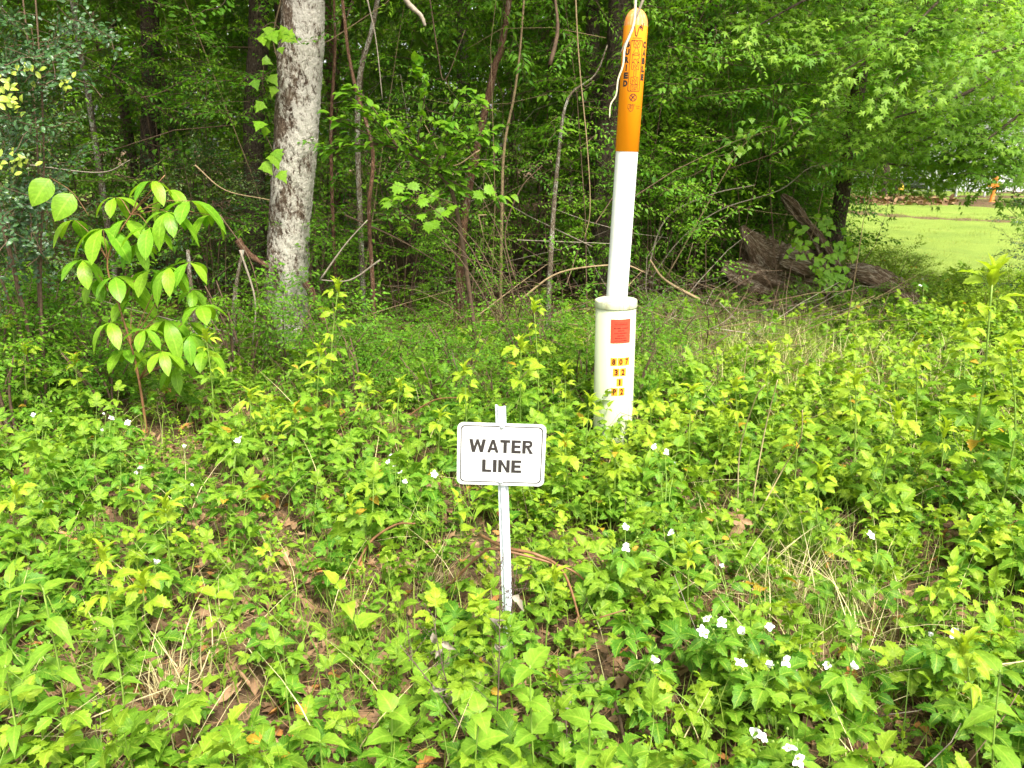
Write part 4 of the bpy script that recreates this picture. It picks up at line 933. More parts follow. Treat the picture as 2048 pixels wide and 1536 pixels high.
woody('fallen_branch', 'reddish rotten limb leaning beside the foot of the lichen trunk', 'branch', [(610, 565), (625, 590), (645, 640), (665, 700)], 5.9, 17, M_redb, r1=.8, k=8, jit=.4)
woody('fallen_branch', 'dark broken limb resting against the left of the lichen trunk', 'branch', [(475, 480), (500, 510), (540, 535)], 6.0, 16, M_redb, r1=.8, k=8, jit=.4)
woody('fallen_branch', 'thin pale branch lying on the weeds below the rotten stump', 'branch', [(1520, 625), (1570, 612), (1640, 598)], 7.6, 6, M_grey, r1=.6)

# brushwood: dead twigs on the thicket floor
def brush():
    rng = np.random.default_rng(15); g = Geo()
    def add(n, xr, yr, zr, L, r_):
        for i in range(n):
            x, y = rng.uniform(*xr), rng.uniform(*yr); z = float(gz(x, y)) + rng.uniform(*zr); l = rng.uniform(*L); th = rng.uniform(0, 6.28); e = rng.normal(.15, .35)
            d = np.array([math.cos(th) * math.cos(e), math.sin(th) * math.cos(e), math.sin(e)]) * l; b = rng.normal(0, .08, 3) * l
            p0 = np.array([x, y, z]); tube(g, [p0, p0 + d * .35 + b, p0 + d * .7 + b * 1.2, p0 + d], rng.uniform(*r_), .0012, 3, int(rng.choice([0, 0, 1, 0, 2])), caps=False)
    add(430, (-2.6, 2.2), (5.4, 8.2), (0.0, .35), (.3, 1.2), (.002, .006))
    add(200, (-4.5, 1.4), (6.2, 10.5), (.1, 2.6), (.5, 1.8), (.002, .007))
    add(260, (-4, 3.0), (4.0, 6.2), (.0, .08), (.15, .6), (.0015, .004))
    add(80, (.9, 2.3), (6.0, 7.2), (.02, .2), (.4, 1.2), (.002, .005))
    add(200, (-1.8, 2.2), (1.5, 4.2), (.0, .05), (.1, .4), (.001, .0025))
    add(220, (1.2, 3.6), (6.7, 7.7), (.0, .22), (.2, .7), (.0015, .004))
    # dense upright twiggy stems
    for i in range(170):
        x, y = rng.uniform(-7, 3.0), rng.uniform(6.4, 12); h = rng.uniform(1.0, 3.8); p0 = np.array([x, y, 0]); a, b = rng.normal(0, .18, 2) * h
        tube(g, [p0, p0 + (a * .3 + rng.normal(0, .04), b * .3, h * .35), p0 + (a * .6 + rng.normal(0, .06), b * .6, h * .7), p0 + (a, b, h)], rng.uniform(.002, .007), .001, 4, int(rng.choice([0, 0, 0, 1])), caps=False)
    tag(link('brushwood', mesh_from('brushwood', g.freeze(), [M_twig, M_tan, M_grey])), 'dead twigs and bare stems tangled over the thicket floor', 'brushwood', None, 'stuff')
brush()

# rotten stump, fallen log and snag
def rotten(name, label, pl, Y, wpx, seed, dY=None, squash=.7, amp=.18):
    Ys = [Y] * len(pl) if dY is None else [Y + d for d in dY]
    pts = [P(a, b, y) for (a, b), y in zip(pl, Ys)]; b0 = pts[0]; rads = [w_ / 2 * Y * cp / F for w_ in wpx]
    g = trunk_geo([tuple(p - b0) for p in pts], rads, 40, .02, amp * .5, amp, seed, 12)
    o = link(name, mesh_from(name, g.freeze(), [M_rot])); o.location = b0; return o
s1 = rotten('rotten_stump', '', [(1484, 452), (1498, 480), (1530, 520), (1580, 545), (1640, 560), (1665, 570)], 7.9, [8, 36, 78, 92, 80, 50], 1, (0, 0, .1, .1, .2, .3), amp=.34); tag(s1, 'brown rotten stump with a jagged upper end lying in the brush', 'stump')
for k, (pl, wd, sd, dy) in enumerate((([(1444, 532), (1480, 545), (1540, 570), (1590, 585)], [26, 44, 50, 34], 2, (-.1, -.1, 0, .2)), ([(1560, 520), (1610, 535), (1655, 548)], [20, 34, 26], 7, (-.2, -.2, -.1)), ([(1590, 575), (1615, 600), (1650, 612)], [30, 40, 22], 8, (-.1, -.1, 0)))):
    q = rotten('root', '', pl, 7.8, wd, sd, dy, amp=.4); q.parent = s1; q.location = q.location - s1.location
s2 = rotten('fallen_log', '', [(1690, 548), (1730, 556), (1775, 580), (1815, 605), (1850, 618)], 7.7, [40, 58, 60, 48, 20], 3, (.2, .1, 0, -.2, -.3), amp=.3); tag(s2, 'weathered fallen log sloping away to the right of the rotten stump', 'log')
s3 = rotten('broken_snag', '', [(1563, 390), (1585, 412), (1612, 448), (1650, 500), (1680, 560)], 8.0, [7, 24, 16, 24, 26], 5, None, amp=.5); tag(s3, 'dark splintered snag leaning above the rotten stump', 'snag')

# ------------------------------------------------------------------ ground cover
ELL = []
def bare(px, py, wx, wy, s):
    a = G(px, py); b = G(px + wx, py); c = G(px, py - wy); ELL.append((a.x, a.y, abs(b.x - a.x), abs(c.y - a.y), s * .75))
for e in ((1015, 1230, 90, 60, .8), (1235, 1060, 100, 50, .3), (1560, 690, 330, 75, 1.1), (360, 860, 190, 60, .85), (480, 1010, 120, 60, .6), (850, 1150, 130, 90, .75), (380, 1290, 120, 90, .5), (560, 1080, 90, 50, .6), (330, 1420, 130, 70, 1.1), (1620, 1230, 210, 110, 1.15), (1560, 720, 260, 60, .5), (470, 780, 160, 50, .6), (640, 1400, 90, 60, .4),
          (260, 690, 200, 50, .7), (1520, 1330, 80, 40, .3), (1720, 1360, 120, 50, .4), (1150, 1330, 90, 60, .4), (1230, 1400, 60, 60, .4), (720, 1250, 120, 60, .45)): bare(*e)
def density(x, y):
    d = np.ones_like(x)
    for ex, ey, rx, ry, s in ELL: d -= s * np.exp(-((x - ex) / rx) ** 2 - ((y - ey) / ry) ** 2)
    d *= 1 - .8 / (1 + np.exp(-(y - 6.0) * 3))          # thins out under the trees
    return np.clip(d, .04, 1)
rc = random.Random(77)
TS = {
 'bramble': [sprig(rc, rc.uniform(.10, .24), rc.uniform(.05, .2), rc.randint(4, 7), cp_tri + cp_five, 1.0, young=.3, elev=(5, 40)) for _ in range(8)],
 'opp': [sprig(rc, rc.uniform(.08, .2), rc.uniform(.03, .15), rc.randint(4, 6), lf_ov, .042, opp=True, young=.3, elev=(0, 35)) for _ in range(6)],
 'clover': [sprig(rc, .06, .03, 7, cp_clover, 1.0, .0008, elev=(25, 70), start=.02, young=.5) for _ in range(4)],
 'pinn': [sprig(rc, .10, .05, 9, cp_pinn, 1.1, .0008, elev=(15, 60), start=.1, young=.6) for _ in range(4)],
 'lance': [sprig(rc, rc.uniform(.12, .26), .05, 5, lf_lan, .085, .0025, opp=True, elev=(5, 40), young=.35) for _ in range(4)],
 'tall': [sprig(rc, rc.uniform(.18, .32), .12, 8, cp_tri + cp_five, 1.02, .0024, young=.5, elev=(15, 50), start=.3) for _ in range(6)],
 'heart': [sprig(rc, rc.uniform(.14, .28), .06, 5, lf_heart, .075, .0018, elev=(10, 45), young=.4) for _ in range(4)]}
def scatter(name, label, cat, kinds, n, xr, yr, m, seed, sc=(.6, 1.4), dens=density, yfun=None, tilt=.32, wedge=True, rfun=None):
    rng = np.random.default_rng(seed); g = Geo()
    for kd, share in kinds:
        tp = TS[kd]; k = int(n * share); y = rng.uniform(yr[0] ** 1, yr[1], k * 2); x = rng.uniform(*xr, k * 2)
        ok = (rng.random(k * 2) < dens(x, y))
        if wedge: ok &= (np.abs(x) < .72 * y + 1.1)
        cl = np.sin(x * 3.3 + seed + len(kd)) * np.cos(y * 2.9 + x * 1.7 + seed) ; ok &= rng.random(k * 2) < .62 + .55 * cl
        x, y = x[ok][:k], y[ok][:k]; k = len(x)
        dy = rng.normal(0, .15, k) + (yfun(x, y) if yfun else 0) + .13 * np.sin(x * 2.7 + seed * 2) * np.cos(y * 2.2 + x + seed)
        g.many(tp, rng.integers(0, len(tp), k), rotz_many(rng.uniform(0, 6.28, k), rng.normal(0, tilt, k), rng.uniform(0, 6.28, k)), np.stack([x, y, gz(x, y)], 1), rng.uniform(*sc, k), rng.random(k), dy)
    o = link(name, mesh_from(name, g.freeze(), [m, M_gstem])); return tag(o, label, cat, None, 'stuff')
yf = lambda x, y: -.02 + .14 / (1 + np.exp(-(x - .3) * 2))
scatter('bramble_cover', 'low serrated bramble leaves carpeting the ground', 'ground cover', [('bramble', .93), ('tall', .07)], 2300, (-5.2, 5.4), (1.15, 6.6), M_bramble, 1, yfun=yf)
scatter('weed_cover', 'low mixed weeds growing between the brambles', 'ground cover', [('opp', .42), ('lance', .08), ('pinn', .28), ('clover', .22)], 6200, (-5.2, 5.4), (1.15, 6.8), M_weed, 2, yfun=yf, dens=lambda x, y: np.clip(density(x, y) + .12, 0, 1))
dens_r = lambda x, y: density(x, y) * (1 / (1 + np.exp(-(x - .0 - .0 * y) * 5)))
scatter('tall_cover', 'knee high yellow green bramble growth filling the right half', 'ground cover', [('tall', .75), ('heart', .25)], 700, (-.3, 4.6), (1.9, 5.6), M_bramble, 3, yfun=lambda x, y: .16 + 0 * x, dens=dens_r, sc=(.7, 1.1))
scatter('pale_weed_cover', 'mixed pale broad leaved weeds standing among the brambles', 'ground cover', [('heart', .5), ('lance', .5)], 320, (-4, 4.6), (1.3, 5.4), M_weed, 6, yfun=lambda x, y: .1 + 0 * x, sc=(.6, 1.25), dens=lambda x, y: density(x, y) * np.where(x > .3, 1, .35))
scatter('lawn_edge_cover', 'bright brambles and weeds crowding along the edge of the lawn', 'ground cover', [('tall', .5), ('bramble', .3), ('heart', .2)], 800, (2.6, 6.8), (6.0, 9.3), M_bramble, 9, yfun=lambda x, y: .12 + 0 * x, sc=(.6, 1.25), dens=lambda x, y: np.where((y > 6.9) & (y < 8.6) & (x < .53 * y), .08, np.where(x > .38 * y, 1, .3)))
dens_m = lambda x, y: ((x > .6) & (y > 4.6) | (x < -.5) & (y > 4.6)).astype(float) * .8 + .2
scatter('edge_cover', 'small leafy weeds along the foot of the thicket', 'ground cover', [('opp', .5), ('bramble', .5)], 900, (-4.6, 5.4), (5.0, 8.4), M_weed, 4, yfun=lambda x, y: .15 + 0 * x, dens=dens_m)

def litter():
    rng = np.random.default_rng(55); g = Geo()
    tp = [leaf(1, .5, 4, 'ovate', .5, -.3, .15, .12), leaf(1, .55, 5, 'obovate', .6, .4, .2, .15), leaf(1, .6, 4, 'round', -.4, .3, .12, .15), lobed(1, 5, .45, 0, .5), lobed(1, 5, .5, 0, -.4), leaf(1, .3, 4, 'lance', .8, -.6, 0, .1)]
    n = 12000; y = 1.1 + 8.4 * rng.random(n) ** 1.25; x = rng.uniform(-1, 1, n) * (.72 * y + .5)
    k = ~((x > 4.6) & (y > 9)); x, y = x[k], y[k]; n = len(x)
    th = rng.uniform(0, 6.28, n); d = np.stack([np.cos(th), np.sin(th), rng.normal(0, .25, n)], 1); nn = np.stack([rng.normal(0, .6, n), rng.normal(0, .6, n), np.ones(n)], 1)
    pos = np.stack([x, y, gz(x, y) + rng.uniform(.004, .03, n)], 1)
    g.many(tp, rng.choice(6, n, p=[.26, .22, .2, .06, .06, .2]), frames(d, nn), pos, rng.uniform(.03, .075, n), rng.random(n), (rng.random(n) < .07) * .8)
    tag(link('leaf_litter', mesh_from('leaf_litter', g.freeze(), [M_litter])), 'dry brown fallen leaves covering the soil', 'leaf litter', None, 'stuff')
    g = Geo(); V = np.array([(0, -.0011, 0), (0, .0011, 0), (.5, .0012, .04), (.5, -.0012, .04), (1, 0, 0)], float); V[:, 1] *= 5
    T = np.array([(0, 3, 2), (0, 2, 1), (3, 4, 2)]); L = np.zeros((5, 3)); L[:, 0] = .5
    base = (V, T, L, np.zeros(5), np.zeros(3, int))
    n = 26000; y = 1.1 + 8 * rng.random(n) ** 1.2; x = rng.uniform(-1, 1, n) * (.72 * y + .5); th = rng.uniform(0, 6.28, n)
    d = np.stack([np.cos(th), np.sin(th), rng.normal(0, .12, n)], 1); nn = np.stack([rng.normal(0, .4, n), rng.normal(0, .4, n), np.ones(n)], 1)
    g.many([base], np.zeros(n, int), frames(d, nn), np.stack([x, y, gz(x, y) + rng.uniform(.006, .035, n)], 1), rng.uniform(.06, .17, n), rng.random(n), rng.uniform(0, .3, n))
    tag(link('pine_straw', mesh_from('pine_straw', g.freeze(), [M_straw])), 'fine brown pine needles strewn over the litter', 'pine straw', None, 'stuff')
litter()

# grass
def blade(h, w_, bend, rows=4):
    V = []; L = []
    for i in range(rows + 1):
        t = i / rows; x = bend * t * t; z = h * t * (1 - .25 * bend / h * t); ww = w_ * (1 - t ** 1.5) / 2 + .0002
        V += [(x, -ww, z), (x, ww, z)]; L += [(-1, t, 0), (1, t, 0)]
    T = []
    for i in range(rows): o = 2 * i; T += [(o, o + 2, o + 3), (o, o + 3, o + 1)]
    return (np.array(V, float), np.array(T), np.array(L, float), np.linspace(0, .3, len(V)), np.zeros(len(T), int))
BL = [blade(1, .02, b) for b in (.1, .3, .55, .8)]
BLD = [blade(1, .016, b) for b in (.5, .9, 1.3, .2)]
def tuft(rng, n, rad, h, tpls=BL, tilt=.35, yj=.3):
    g = Geo(); th = rng.uniform(0, 6.28, n); r_ = rad * rng.random(n) ** .7
    g.many(tpls, rng.integers(0, len(tpls), n), rotz_many(th + rng.normal(0, .5, n), rng.normal(0, tilt, n), rng.uniform(0, 6.28, n)), np.stack([r_ * np.cos(th), r_ * np.sin(th), np.zeros(n)], 1), rng.uniform(.5, 1.1, n) * h, rng.random(n), rng.uniform(0, yj, n)); return g.freeze()
def field(name, label, cat, n, xr, yr, h, m, seed, keep, tpls=BL):
    rng = np.random.default_rng(seed); g = Geo(); x, y = rng.uniform(*xr, n), rng.uniform(*yr, n); k = keep(x, y) ; x, y = x[k], y[k]; n = len(x)
    g.many(tpls, rng.integers(0, len(tpls), n), rotz_many(rng.uniform(0, 6.28, n), rng.normal(0, .35, n), rng.uniform(0, 6.28, n)), np.stack([x, y, gz(x, y) + .0], 1), rng.uniform(*h, n), rng.random(n), rng.uniform(-.1, .5, n))
    return tag(link(name, mesh_from(name, g.freeze(), [m])), label, cat, None, 'stuff')
near = G(1600, 720)
def ell(px, py, wx, wy):
    a = G(px, py); b = G(px + wx, py); c = G(px, py - wy); return lambda x, y: ((x - a.x) / abs(b.x - a.x)) ** 2 + ((y - a.y) / abs(c.y - a.y)) ** 2
rk = np.random.default_rng(2)
e1, e2, e3, e4, e5 = ell(1560, 720, 330, 90), ell(1620, 1230, 230, 130), ell(330, 1410, 130, 80), ell(1570, 1050, 130, 90), ell(750, 1290, 200, 130)
prob = lambda q: rk.random(q.shape) < np.exp(-q)
field('grass_patch', 'thin green grass blades mixed into the weeds', 'grass', 60000, (-3, 5), (1.2, 7.6), (.08, .27), M_grass, 4,
      lambda x, y: (prob(e1(x, y)) | prob(e2(x, y) + .2) | prob(e4(x, y)) | prob(e5(x, y) + .5) | (rk.random(x.shape) < .20)) & (np.abs(x) < .72 * y + .5))
field('dry_grass', 'straw coloured dead grass lying in patches', 'dry grass', 34000, (-3, 5), (1.2, 7.6), (.09, .30), M_dry, 5,
      lambda x, y: (prob(e2(x, y) * 1.5) | prob(e1(x, y) + .7) | prob(e3(x, y) * 1.2) | (rk.random(x.shape) < .06)) & (np.abs(x) < .72 * y + .5), BLD)
field('lawn_grass', 'short bright lawn grass beyond the thicket', 'grass', 70000, (4.6, 17), (9.3, 25), (.03, .075), M_lawn, 6,
      lambda x, y: (rk.random(x.shape) < (11 / y) ** 1.0) & (x > 4.7 + .04 * (y - 10)) & (y > 10.8 - .25 * (x - 5).clip(0, 5)) & (x < .72 * y + .6), [blade(1, .10, b, 2) for b in (.2, .6)])

# ------------------------------------------------------------------ individual plants
def shoot(label, tip, base_px, nodes, seed, group='tall young bramble shoots', Y=None, big=1.0):
    """upright young bramble cane: hairy stem, pleated leaves, tuft of unfolding leaves on top"""
    ra = random.Random(seed); rng = np.random.default_rng(seed); g = Geo()
    b = G(*base_px) if Y is None else onG(P(base_px[0], base_px[1], Y).x, Y)
    t = P(tip[0], tip[1], b.y); top = np.array(t - b); H = np.linalg.norm(top)
    mid = top * .5 + rng.normal(0, .02, 3) * H; pts = smooth_pts([(0, 0, -.02), tuple(mid), tuple(top)], 6)
    tube(g, pts, .0035 * big, .0018 * big, 6, 1, jit=.2)
    pa = np.array(pts); n = len(pa) - 1
    nodes = int(nodes * 1.9)
    for i in range(nodes):
        tt = .22 + .75 * i / max(1, nodes - 1); f = tt * n; k = min(n - 1, int(f)); q = pa[k] + (pa[k + 1] - pa[k]) * (f - k)
        az = i * 2.4 + ra.uniform(-.3, .3); e = R(ra.uniform(5, 45)); d = (math.cos(az) * math.cos(e), math.sin(az) * math.cos(e), math.sin(e))
        s = big * (1.1 - .45 * tt) * ra.uniform(.75, 1.15); src = cp_five + cp_tri if tt < .6 else cp_young
        g.put(ra.choice(src), frame(d, (-d[0] * .4, -d[1] * .4 - .2, 1)), q, s, ra.random(), .3 * tt - (.2 if tt > .6 else 0))
    for i in range(9):
        az = i * 2.4; e = R(ra.uniform(45, 85)); d = (math.cos(az) * math.cos(e), math.sin(az) * math.cos(e), math.sin(e))
        g.put(ra.choice(lf_brn), frame(d, (-d[0], -d[1], .3)), pa[-1] - (0, 0, .012 * (i % 4)), big * ra.uniform(.03, .065), ra.random(), .9)
    for i in range(26):
        f = ra.uniform(.1, .95) * n; k = int(f); q = pa[k] + (pa[k + 1] - pa[k]) * (f - k); a = ra.uniform(0, 6.28); d = np.array([math.cos(a), math.sin(a), -.2]) * .0075
        tube(g, [q, q + d], .0009, .0001, 3, 1, caps=False)
    return plant('bramble_shoot', label, 'plant', g, b, [M_bramble, M_gstem], ['leaves', 'stem'], group)
SH = [('tallest yellow green bramble shoot just right of the lichen trunk', (676, 575), (662, 860), 7, 1.3), ('bushy bramble shoot left of the sign in front of the lichen trunk', (640, 700), (640, 930), 8, 1.3),
      ('bramble shoot standing alone over the bare litter at left', (412, 672), (425, 900), 5, 1.3), ('bramble shoot with bright folded leaves in the left foreground', (330, 1010), (345, 1240), 5, 1.1),
      ('reddish stemmed shoot near the lower left corner', (205, 1110), (240, 1430), 6, 1.0), ('yellow shoot rising directly behind the sign', (1042, 690), (1040, 930), 7, 1.3),
      ('taller thin shoot behind and right of the sign', (1068, 615), (1075, 880), 5, 1.2), ('tall broad leaved shoot at the right edge', (1985, 560), (1912, 1030), 8, 2.0),
      ('second shoot close to the right edge', (2020, 700), (1990, 1060), 6, 1.5), ('shoot right of the long bare stalks', (1712, 760), (1705, 1010), 6, 1.3), ('shoot between the bare stalks and the right edge', (1795, 830), (1740, 1060), 6, 1.3),
      ('small shoot in front of the pedestal foot at right', (1300, 800), (1310, 960), 6, 1.1), ('shoot a little right of the pedestal', (1385, 780), (1385, 960), 6, 1.2), ('shoot in the middle of the right hand weeds', (1470, 770), (1470, 960), 6, 1.2),
      ('shoot left of the pedestal foot', (1180, 800), (1170, 950), 6, 1.1), ('low shoot behind the sign to the left', (880, 830), (870, 960), 5, 1.0), ('shoot in the mid right weeds', (1600, 840), (1590, 1010), 6, 1.2),
      ('bright shoot just right of the sign edge', (1130, 880), (1140, 1050), 7, 1.1), ('shoot in the far right weeds under the tall one', (1890, 860), (1880, 1060), 5, 1.2), ('yellow shoot right of the sign post low down', (1110, 1150), (1090, 1300), 3, .9),
      ('shoot below the flowers at the left', (285, 1160), (300, 1330), 5, 1.1), ('shoot with orange tinged leaves at the bottom right corner', (1930, 1290), (1960, 1560), 6, 1.1), ('leafy shoot beside the sign post foot', (960, 1210), (985, 1330), 4, 1.0),
      ('upright shoot right of the lichen trunk foot', (590, 820), (600, 940), 4, 1.0), ('small shoot at the far left behind the flowers', (50, 700), (60, 860), 5, 1.2)]
SH += [('leafy shoot between the two tall shoots right of the lichen trunk', (735, 760), (730, 930), 6, 1.0), ('shoot standing left of the lichen trunk foot', (500, 790), (505, 920), 5, 1.1), ('shoot midway between the tall shoots and the sign', (800, 770), (800, 930), 6, 1.1),
       ('short shoot in front of the litter left of the bushy shoot', (545, 830), (550, 990), 5, 1.0), ('shoot close behind the left upper corner of the sign', (930, 740), (935, 920), 6, 1.2), ('leafy shoot in the left edge brambles', (25, 640), (30, 830), 6, 1.3),
       ('shoot left of the flowering brambles', (150, 720), (160, 880), 6, 1.2), ('slim shoot between sign and pedestal', (1130, 740), (1130, 900), 6, 1.1), ('shoot beyond the bare stalks', (1540, 700), (1540, 880), 6, 1.2), ('shoot in the grassy weeds far right', (1830, 700), (1830, 880), 7, 1.4),
       ('shoot far right near the dark evergreen', (1930, 650), (1925, 840), 6, 1.4), ('low yellow shoot in the centre of the litter', (700, 1000), (705, 1120), 4, .9), ('shoot right of the sign among pale weeds', (1230, 900), (1235, 1050), 6, 1.1), ('shoot in the lower right behind the blossom row', (1380, 1100), (1385, 1260), 5, 1.0),
       ('shoot at the left edge over the pointed leaved weed', (30, 980), (40, 1150), 5, 1.1), ('shoot rising in the right weeds under the stalks', (1640, 950), (1645, 1120), 6, 1.1)]
for i, (lab, tip, bp, n, bg_) in enumerate(SH): shoot(lab, tip, bp, n, 100 + i, big=bg_)

# lance leaved weeds in the foreground
def weed(label, tip, base_px, nodes, sz, seed, tpls=lf_lan, group='opposite leaved weeds', name='weed_plant', m=None, y0=.1):
    ra = random.Random(seed); rng = np.random.default_rng(seed); g = Geo(); b = G(*base_px); t = P(tip[0], tip[1], b.y); top = np.array(t - b)
    pts = smooth_pts([(0, 0, -.02), tuple(top * .5 + rng.normal(0, .01, 3)), tuple(top)], 5); tube(g, pts, .003, .002, 5, 1); pa = np.array(pts); n = len(pa) - 1
    for i in range(nodes):
        tt = .15 + .83 * i / max(1, nodes - 1); f = tt * n; k = min(n - 1, int(f)); q = pa[k] + (pa[k + 1] - pa[k]) * (f - k); a0 = i * 1.57 + seed
        for s in (0, math.pi):
            e = R(ra.uniform(-25, 25) + 25 * (i == nodes - 1)); d = (math.cos(a0 + s) * math.cos(e), math.sin(a0 + s) * math.cos(e), math.sin(e))
            g.put(ra.choice(tpls), frame(d, (-d[0] * .2, -d[1] * .2 - .15, 1)), q, sz * ra.uniform(.8, 1.15) * (1 - .2 * tt), ra.random(), y0 + .2 * tt)
    plant(name, label, 'plant', g, b, [m or M_weed, M_gstem], ['leaves', 'stem'], group)
weed('tall weed with pale pointed opposite leaves in the lower left corner', (85, 1175), (150, 1570), 7, .095, 1)
weed('second pointed leaved weed beside the left edge low down', (10, 1330), (60, 1600), 5, .09, 2)
weed('pointed leaved weed leaning beside the reddish shoot', (225, 1250), (255, 1500), 5, .075, 3)
weed('large heart leaved weed at the bottom edge right of centre', (1060, 1330), (1080, 1640), 5, .082, 4, lf_heart, 'broad leaved weeds')
weed('broad leaved weed at the bottom edge below the sign', (960, 1420), (950, 1680), 5, .08, 5, lf_heart, 'broad leaved weeds')
weed('tall pale broad leaf weed left of the sign post foot', (820, 1270), (815, 1470), 4, .08, 6, lf_heart, 'broad leaved weeds')
weed('broad leaved weed with a drooping pointed leaf near the bottom', (785, 1420), (780, 1600), 4, .085, 7, lf_heart, 'broad leaved weeds')
weed('big leaved weed in the bottom right corner', (2000, 1340), (1990, 1640), 5, .12, 8, lf_lan, 'broad leaved weeds')
weed('large pale leaved weed at the bottom right of centre', (1180, 1440), (1190, 1700), 5, .082, 9, lf_heart, 'broad leaved weeds')
weed('dense opposite leaved weed in the lower right flowers', (1500, 1180), (1520, 1370), 6, .05, 10, lf_ov)
weed('upright weed with rounded leaves among the lower right flowers', (1580, 1400), (1600, 1570), 6, .055, 11, lf_ov)
weed('bottom edge weed with a single tall pointed leaf', (640, 1480), (650, 1680), 3, .10, 12, lf_lan)
weed('pale leafed weed in the centre of the right hand weeds', (1620, 860), (1625, 1000), 5, .10, 13, lf_heart, 'broad leaved weeds')
weed('yellow green serrated weed at the bottom centre', (430, 1190), (440, 1330), 4, .07, 14, lf_br, 'broad leaved weeds', y0=.5)
weed('rounded weed just below the leaning dead leaf', (1700, 1120), (1710, 1260), 5, .06, 15, lf_ov)

# flowering brambles: each with its own flowers
M_petal = flat_mat('white_petal', (.78, .78, .75), .6, .04, 60)
M_bud = flat_mat('pale_bud', (.55, .58, .28), .6, .2, 60)
def flower_tpl(seed):
    g = Geo(); ra = random.Random(seed)
    for i in range(5):
        a = i * 1.2566 + ra.uniform(-.15, .15); d = (math.cos(a), math.sin(a), ra.uniform(-.1, .3) + .45 * seed - .45); g.put(leaf(1, ra.uniform(.62, .85), 5, 'round', ra.uniform(.1, .5), ra.uniform(-.5, .3), 0, .08), frame(d, (0, 0, 1)), (0, 0, 0), ra.uniform(.013, .018), ra.random())
    V = []; 
    for i in range(14): 
        a = ra.uniform(0, 6.28); r_ = ra.uniform(0, .004); p = np.array([r_ * math.cos(a), r_ * math.sin(a), .001]); tube(g, [p, p + (0, 0, ra.uniform(.003, .006))], .0008, .0008, 3, 1, caps=True)
    return g.freeze()
fl_me = [mesh_from('flower', flower_tpl(s), [M_petal, M_bud]) for s in (1, 2, 3)]
def flowering(label, flowers, base_px, seed, h=.24):
    ra = random.Random(seed); rng = np.random.default_rng(seed); b = G(*base_px); g = Geo(); ps = []
    for (px, py) in flowers:
        hh = h * ra.uniform(.9, 1.15); q = Zp(px, py, hh); v = np.array(q - b); ps.append(v)
        tube(g, smooth_pts([(ra.uniform(-.02, .02), ra.uniform(-.02, .02), 0), (v[0] * .35, v[1] * .35, v[2] * .7), tuple(v)], 4), .0022, .0010, 5, 1)
        for k in range(5):
            t = ra.uniform(.35, .92); w_ = np.array((v[0] * t ** 1.4, v[1] * t ** 1.4, v[2] * min(.93, t * 1.05))); az = k * 2.4 + seed; e = R(ra.uniform(-5, 30)); d = (math.cos(az) * math.cos(e), math.sin(az) * math.cos(e), math.sin(e))
            g.put(ra.choice(cp_tri), frame(d, (-d[0] * .3, -d[1] * .3 - .15, 1)), w_, ra.uniform(.75, 1.1), ra.random(), ra.uniform(-.05, .25))
        for k in range(3):
            c = v + rng.normal(0, .018, 3); tube(g, [v * .96, c], .0006, .0006, 3, 1, caps=False); tube(g, [c, c + (0, 0, .003), c + (0, 0, .007)], 1, 1, 6, 1, prof=[.0015, .0042, .001])
    r = plant('flowering_bramble', label, 'plant', g, b, [M_bramble, M_gstem], ['leaves', 'stem'], 'flowering brambles')
    for i, v in enumerate(ps):
        o = link('flower', fl_me[(i + seed) % 3], r); o.location = tuple(v + (0, 0, .002)); s = ra.uniform(.75, 1.35); o.scale = (s, s, s)
        dv = Vector((ra.uniform(-1, 1), ra.uniform(-1.4, .3), 1)).normalized(); o.rotation_euler = dv.to_track_quat('Z', 'Y').to_euler()
    return r
